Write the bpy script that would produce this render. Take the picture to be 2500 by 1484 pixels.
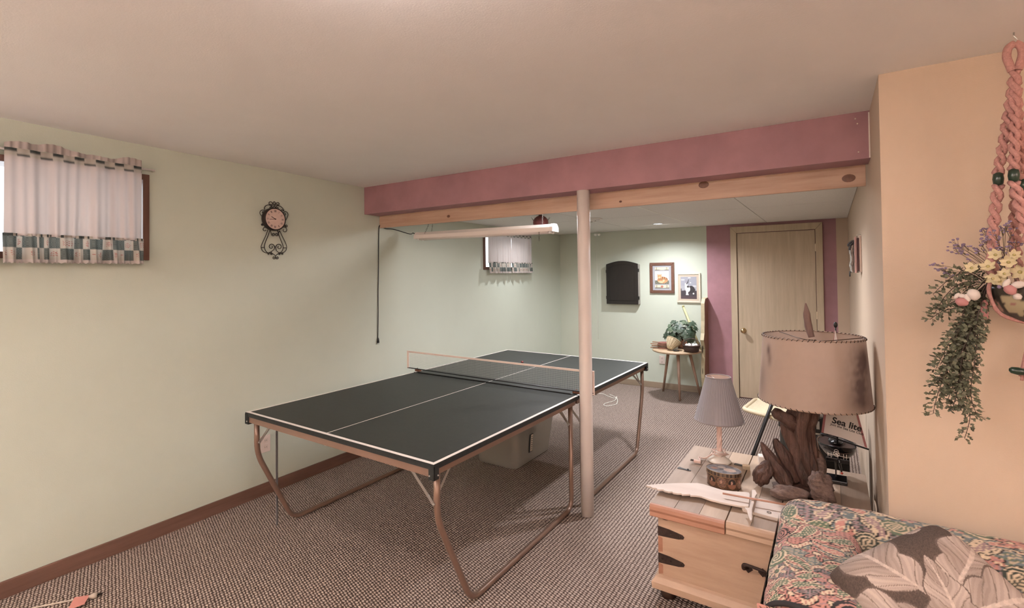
import bpy, bmesh, math, random
import numpy as np
from mathutils import Vector, Matrix, noise as mnoise

for o in list(bpy.data.objects):
    bpy.data.objects.remove(o, do_unlink=True)
SC = bpy.context.scene
COL = SC.collection
random.seed(7)
PI = math.pi
sin, cos = math.sin, math.cos

# ------------------------------------------------------------------ camera
FPX, CYPX = 1197.33, 648.19          # focal length and principal row, in the 2500 x 1484 frame
CAM = np.array([3.4474, -1.603, 1.5693])
YAW, PITCH, ROLL = 0.5754, 0.0165, -0.0117
_f = np.array([-sin(YAW)*cos(PITCH), cos(YAW)*cos(PITCH), sin(PITCH)])
_r = np.array([cos(YAW), sin(YAW), 0.0])
_u = np.cross(_r, _f)
_r2 = cos(ROLL)*_r + sin(ROLL)*_u
_u2 = -sin(ROLL)*_r + cos(ROLL)*_u
cd = bpy.data.cameras.new('camera')
cam = bpy.data.objects.new('camera', cd)
COL.objects.link(cam)
m = Matrix([[_r2[i], _u2[i], -_f[i], CAM[i]] for i in range(3)] + [[0, 0, 0, 1]])
cam.matrix_world = m
cd.sensor_fit = 'HORIZONTAL'
cd.sensor_width = 36.0
cd.lens = FPX*36.0/2500
cd.shift_y = (CYPX-742)/2500
cd.clip_start = 0.05
SC.camera = cam

# ------------------------------------------------------------------ world, exposure
wd = bpy.data.worlds.new('sky'); SC.world = wd
wd.use_nodes = True
bg = wd.node_tree.nodes['Background']
bg.inputs[0].default_value = (0.96, 0.98, 1.0, 1)
bg.inputs[1].default_value = 1.6
SC.view_settings.view_transform = 'Standard'
SC.view_settings.look = 'None'
SC.view_settings.gamma = 1.0
SC.view_settings.use_curve_mapping = False
SC.view_settings.exposure = 1.38
WARM = (1.0, 0.865, 0.85)            # incandescent lamps of the near room
COOL = (1.0, 0.99, 1.05)             # whiter lamps of the far room
P_NEAR = 1.0
P_FAR = 1.0

# pixel -> point on a known plane
def ray(x, y):
    return _f + _r2*(x-1250)/FPX + _u2*(CYPX-y)/FPX
def onz(x, y, z):
    v = ray(x, y); return CAM + v*((z-CAM[2])/v[2])
def onx(x, y, X):
    v = ray(x, y); return CAM + v*((X-CAM[0])/v[0])
def ony(x, y, Y):
    v = ray(x, y); return CAM + v*((Y-CAM[1])/v[1])

# ------------------------------------------------------------------ materials
MATS = {}
def _new(name):
    mt = bpy.data.materials.new(name); mt.use_nodes = True
    nt = mt.node_tree
    return mt, nt, nt.nodes['Principled BSDF']
def _noise(nt, scale, detail=3.0, stretch=None, rough=0.55):
    tc = nt.nodes.new('ShaderNodeTexCoord')
    mp = nt.nodes.new('ShaderNodeMapping')
    nt.links.new(tc.outputs['Object'], mp.inputs[0])
    if stretch: mp.inputs['Scale'].default_value = stretch
    n = nt.nodes.new('ShaderNodeTexNoise')
    n.inputs['Scale'].default_value = scale
    n.inputs['Detail'].default_value = detail
    n.inputs['Roughness'].default_value = rough
    nt.links.new(mp.outputs[0], n.inputs['Vector'])
    return n
def _mix(nt, fac, a, b):
    mx = nt.nodes.new('ShaderNodeMix'); mx.data_type = 'RGBA'
    for k, s in ((0, fac), (6, a), (7, b)):
        if hasattr(s, 'links'): nt.links.new(s, mx.inputs[k])
        else: mx.inputs[k].default_value = s if k == 0 else (*s[:3], 1)
    return mx.outputs[2]
def _ramp(nt, fac, stops):
    r = nt.nodes.new('ShaderNodeValToRGB')
    el = r.color_ramp.elements
    while len(el) < len(stops): el.new(0.5)
    for e, (p, c) in zip(el, stops):
        e.position = p; e.color = (*c[:3], 1)
    nt.links.new(fac, r.inputs[0])
    return r.outputs[0]
def M(name, col=(.8, .8, .8), rough=.6, metal=0.0, var=0.0, vscale=8.0, bump=0.0, bscale=60.0,
      attr=False, spec=.5, stretch=None, emit=None, estr=0.0, transl=0.0, alpha=None, sheen=0.0, coat=0.0):
    if name in MATS: return MATS[name]
    mt, nt, b = _new(name)
    b.inputs['Roughness'].default_value = rough
    b.inputs['Metallic'].default_value = metal
    b.inputs['Specular IOR Level'].default_value = spec
    if coat: b.inputs['Coat Weight'].default_value = coat
    if sheen: b.inputs['Sheen Weight'].default_value = sheen
    src = None
    if attr:
        at = nt.nodes.new('ShaderNodeAttribute'); at.attribute_name = 'Col'
        src = at.outputs['Color']
    if var:
        n = _noise(nt, vscale, 4.0, stretch)
        if src is None:
            src = _ramp(nt, n.outputs['Fac'], [(.25, [c*(1-var) for c in col]), (.75, [min(1, c*(1+var)) for c in col])])
        else:
            src = _mix(nt, var, src, _ramp(nt, n.outputs['Fac'], [(.3, (.02, .02, .02)), (.7, (.9, .9, .9))]))
    if src is None: b.inputs['Base Color'].default_value = (*col, 1)
    else: nt.links.new(src, b.inputs['Base Color'])
    if bump:
        n2 = _noise(nt, bscale, 3.0, stretch)
        bp = nt.nodes.new('ShaderNodeBump'); bp.inputs['Strength'].default_value = 1.0
        bp.inputs['Distance'].default_value = bump
        nt.links.new(n2.outputs['Fac'], bp.inputs['Height'])
        nt.links.new(bp.outputs[0], b.inputs['Normal'])
    if emit:
        b.inputs['Emission Color'].default_value = (*emit, 1)
        b.inputs['Emission Strength'].default_value = estr
    if alpha is not None: b.inputs['Alpha'].default_value = alpha
    if transl:
        tl = nt.nodes.new('ShaderNodeBsdfTranslucent')
        if src is None: tl.inputs[0].default_value = (*col, 1)
        else: nt.links.new(src, tl.inputs[0])
        ms = nt.nodes.new('ShaderNodeMixShader'); ms.inputs[0].default_value = transl
        out = nt.nodes['Material Output']
        nt.links.new(b.outputs[0], ms.inputs[1]); nt.links.new(tl.outputs[0], ms.inputs[2])
        nt.links.new(ms.outputs[0], out.inputs[0])
    MATS[name] = mt
    return mt
def WOOD(name, c1, c2, stretch=(6, 1, 6), scale=4.0, rough=.5, bump=.0006, knots=False, coat=0.0):
    if name in MATS: return MATS[name]
    mt, nt, b = _new(name)
    b.inputs['Roughness'].default_value = rough
    if coat: b.inputs['Coat Weight'].default_value = coat
    n = _noise(nt, scale, 6.0, stretch, .65)
    n2 = _noise(nt, scale*.35, 2.0, stretch)
    mm = nt.nodes.new('ShaderNodeMath'); mm.operation = 'MULTIPLY_ADD'
    nt.links.new(n.outputs['Fac'], mm.inputs[0]); mm.inputs[1].default_value = .6
    mu = nt.nodes.new('ShaderNodeMath'); mu.operation = 'MULTIPLY'; mu.inputs[1].default_value = .4
    nt.links.new(n2.outputs['Fac'], mu.inputs[0]); nt.links.new(mu.outputs[0], mm.inputs[2])
    c = _ramp(nt, mm.outputs[0], [(.3, c1), (.68, c2)])
    nt.links.new(c, b.inputs['Base Color'])
    bp = nt.nodes.new('ShaderNodeBump'); bp.inputs['Distance'].default_value = bump
    nt.links.new(n.outputs['Fac'], bp.inputs['Height']); nt.links.new(bp.outputs[0], b.inputs['Normal'])
    MATS[name] = mt
    return mt
def CARPET():
    mt, nt, b = _new('berber_carpet')
    N = nt.nodes; L = nt.links
    geo = N.new('ShaderNodeNewGeometry'); sp = N.new('ShaderNodeSeparateXYZ')
    L.new(geo.outputs['Position'], sp.inputs[0])
    def mth(op, a, bb=None, c=None):
        q = N.new('ShaderNodeMath'); q.operation = op
        for i, s in enumerate((a, bb, c)):
            if s is None: continue
            if hasattr(s, 'links'): L.new(s, q.inputs[i])
            else: q.inputs[i].default_value = s
        return q.outputs[0]
    nz = N.new('ShaderNodeTexNoise'); nz.inputs['Scale'].default_value = 45.0; nz.inputs['Detail'].default_value = 2.0
    L.new(geo.outputs['Position'], nz.inputs['Vector'])
    wob = mth('SUBTRACT', nz.outputs['Fac'], .5)
    X = mth('MULTIPLY_ADD', sp.outputs[0], 1/.0205, mth('MULTIPLY', wob, .55))
    iu = mth('FLOOR', X)
    fu = mth('SUBTRACT', mth('FRACT', X), .5)
    rnd = mth('FRACT', mth('MULTIPLY', iu, .437))
    Y = mth('ADD', mth('MULTIPLY_ADD', sp.outputs[1], 1/.0150, mth('MULTIPLY', wob, .8)), rnd)
    Y = mth('ADD', Y, mth('MULTIPLY', fu, .35))
    fv = mth('SUBTRACT', mth('FRACT', Y), .5)
    d = mth('ADD', mth('MULTIPLY', mth('MULTIPLY', fu, fu), 3.2), mth('MULTIPLY', mth('MULTIPLY', fv, fv), 3.6))
    h = mth('SUBTRACT', 1.0, d)
    hc = mth('MAXIMUM', h, 0.0)
    n2 = N.new('ShaderNodeTexNoise'); n2.inputs['Scale'].default_value = 2.2; n2.inputs['Detail'].default_value = 3.0
    L.new(geo.outputs['Position'], n2.inputs['Vector'])
    c = _ramp(nt, hc, [(.10, (.055, .036, .029)), (.42, (.25, .188, .155)), (.85, (.55, .455, .385))])
    c2 = _mix(nt, mth('MULTIPLY', n2.outputs['Fac'], .28), c, (.28, .20, .165))
    L.new(c2, b.inputs['Base Color'])
    b.inputs['Roughness'].default_value = .95
    b.inputs['Specular IOR Level'].default_value = .15
    bp = N.new('ShaderNodeBump'); bp.inputs['Distance'].default_value = .006; bp.inputs['Strength'].default_value = .9
    L.new(hc, bp.inputs['Height']); L.new(bp.outputs[0], b.inputs['Normal'])
    return mt
def GLASS(name='window_glass', gloss=.08, tint=(.95, .98, 1)):
    if name in MATS: return MATS[name]
    mt = bpy.data.materials.new(name); mt.use_nodes = True; nt = mt.node_tree
    nt.nodes.remove(nt.nodes['Principled BSDF'])
    t = nt.nodes.new('ShaderNodeBsdfTransparent'); t.inputs[0].default_value = (*tint, 1)
    g = nt.nodes.new('ShaderNodeBsdfGlossy'); g.inputs['Roughness'].default_value = .03
    ms = nt.nodes.new('ShaderNodeMixShader'); ms.inputs[0].default_value = gloss
    nt.links.new(t.outputs[0], ms.inputs[1]); nt.links.new(g.outputs[0], ms.inputs[2])
    nt.links.new(ms.outputs[0], nt.nodes['Material Output'].inputs[0])
    MATS[name] = mt
    return mt
def EMIT(name, col, strength):
    if name in MATS: return MATS[name]
    mt = bpy.data.materials.new(name); mt.use_nodes = True; nt = mt.node_tree
    nt.nodes.remove(nt.nodes['Principled BSDF'])
    e = nt.nodes.new('ShaderNodeEmission'); e.inputs[0].default_value = (*col, 1); e.inputs[1].default_value = strength
    nt.links.new(e.outputs[0], nt.nodes['Material Output'].inputs[0])
    MATS[name] = mt
    return mt

# ------------------------------------------------------------------ geometry kit
def org(o):
    p = Vector((0, 0, 0))
    while o is not None:
        p += o.location; o = o.parent
    return p
class G:
    """collects geometry in world coordinates; obj() links it as ONE mesh object"""
    def __init__(s):
        s.v = []; s.f = []; s.m = []; s.s = []; s.c = []
    def add(s, vs, fs, m=0, sm=False, cols=None):
        k = len(s.v)
        s.v += [tuple(float(q) for q in v) for v in vs]
        s.c += list(cols) if cols is not None else [None]*len(vs)
        for f in fs:
            s.f.append(tuple(i+k for i in f)); s.m.append(m); s.s.append(sm)
        return s
    def box(s, lo, hi, m=0, rz=0.0, piv=None):
        x0, y0, z0 = lo; x1, y1, z1 = hi
        vs = [(x0,y0,z0),(x1,y0,z0),(x1,y1,z0),(x0,y1,z0),(x0,y0,z1),(x1,y0,z1),(x1,y1,z1),(x0,y1,z1)]
        if rz:
            px, py = piv if piv else ((x0+x1)/2, (y0+y1)/2)
            c, d = cos(rz), sin(rz)
            vs = [(px+(x-px)*c-(y-py)*d, py+(x-px)*d+(y-py)*c, z) for x, y, z in vs]
        return s.add(vs, [(3,2,1,0),(4,5,6,7),(0,1,5,4),(1,2,6,5),(2,3,7,6),(3,0,4,7)], m)
    def obox(s, c, ax, ay, az, m=0):
        """oriented box: centre and three half-axis vectors"""
        c, ax, ay, az = (np.array(q, float) for q in (c, ax, ay, az))
        vs = [c+sx*ax+sy*ay+sz*az for sz in (-1, 1) for sx, sy in ((-1,-1),(1,-1),(1,1),(-1,1))]
        return s.add(vs, [(3,2,1,0),(4,5,6,7),(0,1,5,4),(1,2,6,5),(2,3,7,6),(3,0,4,7)], m)
    def tube(s, pts, r, n=8, m=0, cap=True, closed=False, sm=True, flat=None):
        pts = [Vector(p) for p in pts]; k = len(pts)
        rs = r if isinstance(r, (list, tuple)) else [r]*k
        vs = []; nrm = None
        for i in range(k):
            if closed: t = pts[(i+1) % k]-pts[i-1]
            else: t = pts[min(i+1, k-1)]-pts[max(i-1, 0)]
            if t.length < 1e-9: t = Vector((0, 0, 1))
            t.normalize()
            if nrm is None:
                a = Vector((0, 0, 1)) if abs(t.z) < .9 else Vector((1, 0, 0))
                nrm = (a - t*a.dot(t)).normalized()
            else:
                nrm = nrm - t*nrm.dot(t)
                if nrm.length < 1e-6: nrm = t.orthogonal()
                nrm.normalize()
            bn = t.cross(nrm)
            for j in range(n):
                a = 2*PI*j/n
                q = rs[i]*cos(a)*nrm + rs[i]*(flat if flat else 1)*sin(a)*bn
                vs.append(pts[i]+q)
        fs = []
        for i in range(k if closed else k-1):
            for j in range(n):
                a, b = i*n+j, i*n+(j+1) % n
                c, d = ((i+1) % k)*n+(j+1) % n, ((i+1) % k)*n+j
                fs.append((a, b, c, d))
        s.add(vs, fs, m, sm)
        if cap and not closed:
            k0 = len(s.v)-len(vs)
            s.f.append(tuple(k0+j for j in range(n))[::-1]); s.m.append(m); s.s.append(False)
            s.f.append(tuple(k0+(k-1)*n+j for j in range(n))); s.m.append(m); s.s.append(False)
        return s
    def lathe(s, prof, c, n=24, m=0, sm=True, sx=1.0, sy=1.0, rot=None, caps=(False, False), colf=None):
        """prof: list of (r, z); rot: 3x3 matrix"""
        vs = []; cols = []
        for (r, z) in prof:
            for j in range(n):
                a = 2*PI*j/n
                p = Vector((r*cos(a)*sx, r*sin(a)*sy, z))
                if rot is not None: p = rot @ p
                vs.append((c[0]+p.x, c[1]+p.y, c[2]+p.z))
                if colf: cols.append(colf(a, r, z))
        fs = []
        for i in range(len(prof)-1):
            for j in range(n):
                fs.append((i*n+j, i*n+(j+1) % n, (i+1)*n+(j+1) % n, (i+1)*n+j))
        k0 = len(s.v)
        s.add(vs, fs, m, sm, cols if colf else None)
        if caps[0]: s.f.append(tuple(k0+j for j in range(n))[::-1]); s.m.append(m); s.s.append(False)
        if caps[1]: s.f.append(tuple(k0+(len(prof)-1)*n+j for j in range(n))); s.m.append(m); s.s.append(False)
        return s
    def prism(s, poly, fn, a, b, m=0, sm=False):
        """poly of 2d points, fn(u, v, w) -> world; extruded from w=a to w=b"""
        n = len(poly)
        vs = [fn(u, v, a) for u, v in poly]+[fn(u, v, b) for u, v in poly]
        fs = [tuple(range(n))[::-1], tuple(range(n, 2*n))]
        fs += [(i, (i+1) % n, n+(i+1) % n, n+i) for i in range(n)]
        return s.add(vs, fs, m, sm)
    def grid(s, fn, nu, nv, m=0, sm=True, colf=None, closeu=False):
        vs = []; cols = []
        for j in range(nv+1):
            for i in range(nu+(0 if closeu else 1)):
                u, v = i/nu, j/nv
                vs.append(fn(u, v))
                if colf: cols.append(colf(u, v))
        w = nu if closeu else nu+1
        fs = []
        for j in range(nv):
            for i in range(nu):
                i2 = (i+1) % w
                fs.append((j*w+i, j*w+i2, (j+1)*w+i2, (j+1)*w+i))
        return s.add(vs, fs, m, sm, cols if colf else None)
    def ball(s, c, r, n=12, m=0, sx=1, sy=1, sz=1, rot=None, colf=None):
        prof = [(max(1e-4, sin(PI*i/(n//2+2)))*r, -cos(PI*i/(n//2+2))*r*sz) for i in range(n//2+3)]
        return s.lathe(prof, c, n, m, True, sx, sy, rot, colf=colf)
    def lump(s, c, R, rot=None, n=28, amp=.15, fr=2.0, seed=0.0, m=0, groove=0.0):
        """a noisy ellipsoid"""
        vs = []; k = n//2+1
        for i in range(k+1):
            t = PI*i/k
            for j in range(n):
                a = 2*PI*j/n
                d = Vector((sin(t)*cos(a), sin(t)*sin(a), cos(t)))
                q = 1+amp*mnoise.noise(d*fr+Vector((seed, seed*1.7, 0)))+amp*.4*mnoise.noise(d*fr*3+Vector((0, seed, 3)))
                if groove: q += groove*sin(9*a+3*mnoise.noise(d*2+Vector((seed, 0, 0))))*sin(t)
                p = Vector((d.x*R[0]*q, d.y*R[1]*q, d.z*R[2]*q))
                if rot is not None: p = rot @ p
                vs.append((c[0]+p.x, c[1]+p.y, c[2]+p.z))
        fs = [(i*n+j, i*n+(j+1) % n, (i+1)*n+(j+1) % n, (i+1)*n+j) for i in range(k) for j in range(n)]
        return s.add(vs, fs, m, True)
    def obj(s, name, mats, parent=None, bevel=0.0, seg=2, solid=0.0, sub=0, weld=False):
        me = bpy.data.meshes.new(name)
        if parent is not None: o0 = org(parent)
        else:
            a = np.array(s.v); o0 = Vector(((a[:,0].min()+a[:,0].max())/2, (a[:,1].min()+a[:,1].max())/2, a[:,2].min()))
        me.from_pydata([(v[0]-o0.x, v[1]-o0.y, v[2]-o0.z) for v in s.v], [], s.f)
        me.polygons.foreach_set('material_index', s.m)
        me.polygons.foreach_set('use_smooth', s.s)
        if not isinstance(mats, (list, tuple)): mats = [mats]
        for q in mats: me.materials.append(q)
        if any(c is not None for c in s.c):
            at = me.color_attributes.new('Col', 'FLOAT_COLOR', 'POINT')
            at.data.foreach_set('color', [q for c in s.c for q in ((*c[:3], 1.0) if c is not None else (.5, .5, .5, 1.0))])
        me.update()
        if weld:
            bm = bmesh.new(); bm.from_mesh(me); bmesh.ops.remove_doubles(bm, verts=bm.verts, dist=1e-5)
            bmesh.ops.recalc_face_normals(bm, faces=bm.faces); bm.to_mesh(me); bm.free()
        o = bpy.data.objects.new(name, me); COL.objects.link(o)
        if parent is not None: o.parent = parent
        else: o.location = o0
        if solid:
            md = o.modifiers.new('solid', 'SOLIDIFY'); md.thickness = solid; md.offset = 0
        if sub:
            md = o.modifiers.new('sub', 'SUBSURF'); md.levels = sub; md.render_levels = sub
        if bevel:
            md = o.modifiers.new('bevel', 'BEVEL'); md.width = bevel; md.segments = seg
            md.limit_method = 'ANGLE'; md.angle_limit = math.radians(50)
        return o
def B(lo, hi, **k): return G().box(lo, hi, **k)
def thing(name, label, cat, loc=(0, 0, 0), group=None):
    o = bpy.data.objects.new(name, None); COL.objects.link(o)
    o.empty_display_size = .1
    o.location = [float(q) for q in loc]
    return tag(o, label, cat, group)
def tag(o, label, cat, group=None, kind=None):
    o['label'] = label; o['category'] = cat
    if group: o['group'] = group
    if kind: o['kind'] = kind
    return o
def struct(o, label=None, cat=None):
    o['kind'] = 'structure'
    if label: o['label'] = label
    if cat: o['category'] = cat
    return o
def copyp(o, parent, d=(0, 0, 0)):
    c = o.copy(); COL.objects.link(c); c.parent = parent
    c.location = (o.location.x+d[0], o.location.y+d[1], o.location.z+d[2])
    return c
def smooth_path(pts, k=6, closed=False):
    """Catmull-Rom through points"""
    P = [Vector(p) for p in pts]; n = len(P); out = []
    for i in range(n if closed else n-1):
        if closed: p0, p1, p2, p3 = P[i-1], P[i], P[(i+1) % n], P[(i+2) % n]
        else: p0, p1, p2, p3 = P[max(i-1, 0)], P[i], P[i+1], P[min(i+2, n-1)]
        for j in range(k):
            t = j/k
            out.append(.5*((2*p1)+(-p0+p2)*t+(2*p0-5*p1+4*p2-p3)*t*t+(-p0+3*p1-3*p2+p3)*t*t*t))
    if not closed: out.append(P[-1])
    return out
def fillet(pts, r, k=5):
    """polyline with rounded corners"""
    P = [Vector(p) for p in pts]; out = [P[0]]
    for i in range(1, len(P)-1):
        a = (P[i-1]-P[i]); b = (P[i+1]-P[i])
        q = min(r, a.length*.45, b.length*.45)
        p0 = P[i]+a.normalized()*q; p2 = P[i]+b.normalized()*q
        for j in range(k+1):
            t = j/k
            out.append((1-t)**2*p0+2*t*(1-t)*P[i]+t*t*p2)
    out.append(P[-1])
    return out
def text_mesh(name, txt, size, fn, mat, parent, extrude=.0004, bold=0.0):
    """flat lettering as a mesh; fn maps (u, v, w) to world"""
    cu = bpy.data.curves.new('txt', 'FONT'); cu.body = txt; cu.size = size; cu.extrude = extrude; cu.offset = bold
    t = bpy.data.objects.new('txt', cu); COL.objects.link(t)
    dg = bpy.context.evaluated_depsgraph_get()
    me = bpy.data.meshes.new_from_object(t.evaluated_get(dg))
    g = G(); g.add([fn(v.co.x, v.co.y, v.co.z) for v in me.vertices], [tuple(p.vertices) for p in me.polygons])
    bpy.data.objects.remove(t); bpy.data.curves.remove(cu); bpy.data.meshes.remove(me)
    return g.obj(name, mat, parent)
def sr(r, g, b):
    """0-255 display colour -> linear"""
    return tuple(((c/255)/12.92 if c/255 <= .04045 else ((c/255+.055)/1.055)**2.4) for c in (r, g, b))
# ------------------------------------------------------------------ palette
GREEN = M('mint_wall_paint', (.545, .595, .50), .75, var=.025, vscale=2.5, bump=.0004, bscale=220)
CREAM = M('cream_wall_paint', (.56, .44, .33), .7, var=.03, vscale=2.0, bump=.0004, bscale=220)
PLUM = M('plum_wall_paint', (.36, .19, .215), .6, var=.14, vscale=5.0, bump=.0004, bscale=150)
CEIL = M('ceiling_paint', (.86, .85, .83), .85, var=.02, vscale=3.0, bump=.0005, bscale=160)
TILE = M('ceiling_tile_board', (.74, .73, .69), .9, var=.10, vscale=170.0, bump=.0012, bscale=260)
WHITE = M('white_paint', (.80, .79, .76), .45)
BASE = WOOD('brown_baseboard_wood', (.115, .060, .042), (.20, .11, .08), (.6, .6, 9), 5, .4)
PINE = WOOD('pine_board', (.40, .25, .17), (.60, .42, .31), (.8, 8, 12), 3.2, .5)
DOORW = WOOD('door_birch', (.41, .33, .225), (.56, .46, .33), (9, 9, .6), 4, .5)
CASING = WOOD('door_casing_wood', (.42, .34, .23), (.58, .48, .34), (10, 10, .7), 4, .5)
FRAMEW = WOOD('window_frame_wood', (.085, .035, .022), (.16, .075, .05), (8, 8, 1), 5, .35)
BRASS = M('aged_brass', (.62, .47, .26), .28, 1.0)
CHROME = M('satin_steel', (.62, .60, .57), .3, 1.0)
BLACK = M('black_plastic', (.012, .012, .012), .4)
XR, YF, YC, YB, YB2, HB, HBD, HD = 3.6213, 5.058, .806, 1.3217, 1.4914, 2.1081, 1.9986, 2.1536

# ------------------------------------------------------------------ floor
struct(B((-.15, -4.2, -.08), (6.7, 5.25, 0)).obj('floor', CARPET()), 'brown and beige looped berber carpet over the whole floor', 'floor')

# ------------------------------------------------------------------ walls
W1 = (-1.58, -.316, 1.675, 2.19)      # window openings in the left wall: y0, y1, z0, z1
W2 = (3.085, 4.12, 1.62, 2.06)
g = G()
ys = [-4.2, W1[0], W1[1], W2[0], W2[1], YF]
for i in range(5):
    y0, y1 = ys[i], ys[i+1]
    if i in (1, 3):
        w = W1 if i == 1 else W2
        g.box((-.16, y0, 0), (0, y1, w[2])); g.box((-.16, y0, w[3]), (0, y1, 2.42))
    else: g.box((-.16, y0, 0), (0, y1, 2.42))
struct(g.obj('wall_left', GREEN), 'pale mint green painted wall with two small high windows', 'wall')
g = G()
g.box((-.16, YF, 0), (2.118, YF+.14, 2.3), 0)
g.box((2.118, YF, 0), (3.511, YF+.14, 2.3), 1)
g.box((3.511, YF, 0), (XR+.14, YF+.14, 2.3), 2)
struct(g.obj('wall_far', [GREEN, PLUM, CREAM]), 'far wall painted mint green, plum around the door and cream at its end', 'wall')
struct(B((XR, YC, 0), (XR+.14, YF, 2.42)).obj('wall_right', CREAM), 'cream wall running back from the corner beside the chest', 'wall')
struct(B((XR+.14, YC, 0), (6.7, YC+.14, 2.42)).obj('wall_front', CREAM), 'cream wall behind the sofa and hanging planter', 'wall')
struct(B((-.16, -4.2, 0), (6.7, -4.06, 2.42)).obj('wall_back', CREAM), 'cream wall behind the viewer', 'wall')
struct(B((6.56, -4.06, 0), (6.7, YC, 2.42)).obj('wall_side', CREAM), 'cream wall at the end of the sofa side of the room', 'wall')

# ------------------------------------------------------------------ ceilings
def zc(x, y):
    zl = 2.3694-(max(y, -1.0)+.5)*.01257
    t = min(max(x/XR, 0), 1)
    return zl*(1-t)+2.3385*t
xs_, ys_ = [-.16, 0, 1.2, 2.4, XR, 6.7], [-4.2, -1.0, 0, .9, YB2+.02]
g = G()
vs = [(x, y, zc(x, y)) for y in ys_ for x in xs_]+[(x, y, zc(x, y)+.12) for y in ys_ for x in xs_]
n = len(xs_); k = len(ys_); o_ = n*k
fs = []
for j in range(k-1):
    for i in range(n-1):
        a = j*n+i
        fs += [(a, a+n, a+n+1, a+1), (o_+a, o_+a+1, o_+a+n+1, o_+a+n)]
g.add(vs, fs)
struct(g.obj('ceiling', CEIL), 'smooth pale painted ceiling of the near room', 'ceiling')

# boxed plum beam with its pine fascia board
g = G()
bx = [0.0, 1.2, 2.4, XR]
for i in range(3):
    a, b = bx[i], bx[i+1]
    g.add([(a,YB,HB),(b,YB,HB),(b,YB2,HB),(a,YB2,HB),(a,YB,zc(a,YB)),(b,YB,zc(b,YB)),(b,YB2,zc(b,YB2)),(a,YB2,zc(a,YB2))],
          [(3,2,1,0),(4,5,6,7),(0,1,5,4),(1,2,6,5),(2,3,7,6),(3,0,4,7)])
beam = struct(g.obj('trim_1', PLUM), 'long plum painted boxed ceiling beam', 'beam')
KNOT = M('pine_knot', (.16, .075, .045), .5, var=.3, vscale=60)
fb = B((0.004, YB2, HBD), (XR-.012, YB2+.019, HB)).obj('fascia_board', PINE, beam, bevel=.002)
for (px, py, rx) in ((1718, 451, 9), (2072, 435, 9), (1095, 528, 5), (1515, 492, 3)):
    p = ony(px, py, YB2); s_ = rx/1197*4.0
    G().lathe([(s_, 0), (s_*.7, .0012), (.0001, .0016)], (p[0], YB2-.0003, p[2]), 14, rot=Matrix.Rotation(PI/2, 3, 'X'), sy=.7).obj('knot', KNOT, fb)
for (px, py) in ((2093, 302), (2096, 371), (2088, 268+22)):
    p = ony(px, py, YB)
    G().ball((p[0], YB-.001, p[2]), .0035, 8).obj('nail_head', M('raw_plaster_spot', (.75, .68, .6), .8), beam)
B((XR-.006, YB-.002, HB+.002), (XR-.0005, YB+.004, 2.33)).obj('caulk_line', M('caulk', (.78, .72, .66), .7), beam)

# suspended ceiling of the far room
ceil2 = struct(B((0, YB2+.02, HD+.05), (XR, YF, HD+.09)).obj('ceiling_far', M('ceiling_void', (.3, .29, .27), .9)), 'suspended tile ceiling of the far room', 'ceiling')
xl = [0.0, .43, 1.225, 2.02, 2.815, XR]; yl = [YB2+.02, 2.35, 3.41, 4.473, YF]
CANS = [(1.70, 4.36, .055, .025, 600.0), (.47, 3.60, .055, .040, 225.0), (2.78, 2.22, .055, .030, 560.0)]
for i in range(5):
    for j in range(4):
        a, b, c, d = xl[i]+.003, xl[i+1]-.003, yl[j]+.003, yl[j+1]-.003
        hit = [q for q in CANS if a < q[0] < b and c < q[1] < d]
        if hit:
            CAN = hit[0]
            g = G(); n = 32; outer = []
            for q in range(n):
                t = 2*PI*q/n; dx, dy = cos(t), sin(t)
                s_ = min((b-CAN[0])/dx if dx > 1e-9 else 9, (a-CAN[0])/dx if dx < -1e-9 else 9,
                         (d-CAN[1])/dy if dy > 1e-9 else 9, (c-CAN[1])/dy if dy < -1e-9 else 9)
                outer.append((CAN[0]+dx*s_, CAN[1]+dy*s_))
            corners = [(b, d), (a, d), (a, c), (b, c)]
            inner = [(CAN[0]+CAN[2]*cos(2*PI*q/n), CAN[1]+CAN[2]*sin(2*PI*q/n)) for q in range(n)]
            vs = [(x, y, HD) for x, y in inner]+[(x, y, HD) for x, y in outer]+[(x, y, HD) for x, y in corners]
            fs = []
            for q in range(n):
                r_ = (q+1) % n
                fs.append((q, r_, n+r_, n+q))
                t0, t1 = 2*PI*q/n, 2*PI*(q+1)/n
                for ci, (x, y) in enumerate(corners):
                    ta = math.atan2(y-CAN[1], x-CAN[0]) % (2*PI)
                    if t0 < ta < t1: fs.append((n+q, n+r_, 2*n+ci))
            g.add(vs, fs)
            g.obj('ceiling_tile', TILE, ceil2)
        else:
            G().box((a, c, HD), (b, d, HD+.012)).obj('ceiling_tile', TILE, ceil2)
for i in (1, 2, 3, 4):
    w = .011 if i == 3 else .0025
    if i in (1, 3):
        B((xl[i]-w, yl[0], HD-(.002 if i == 3 else 0)), (xl[i]+w, YF-.002, HD+.006)).obj('grid_strip', M('grid_strip_paint', (.78, .77, .70), .5), ceil2)

# ------------------------------------------------------------------ baseboards
struct(B((0.0, -4.05, 0), (.014, YF-.016, .086)).obj('baseboard_left', BASE, bevel=.004), 'dark brown wooden baseboard along the long mint wall', 'baseboard')
struct(B((.014, YF-.015, 0), (2.404, YF, .080)).obj('baseboard_far', WOOD('tan_baseboard_wood', (.25, .19, .13), (.36, .28, .2), (.6, 6, 9), 5, .45), bevel=.004), 'tan wooden baseboard along the far wall', 'baseboard')

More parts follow.
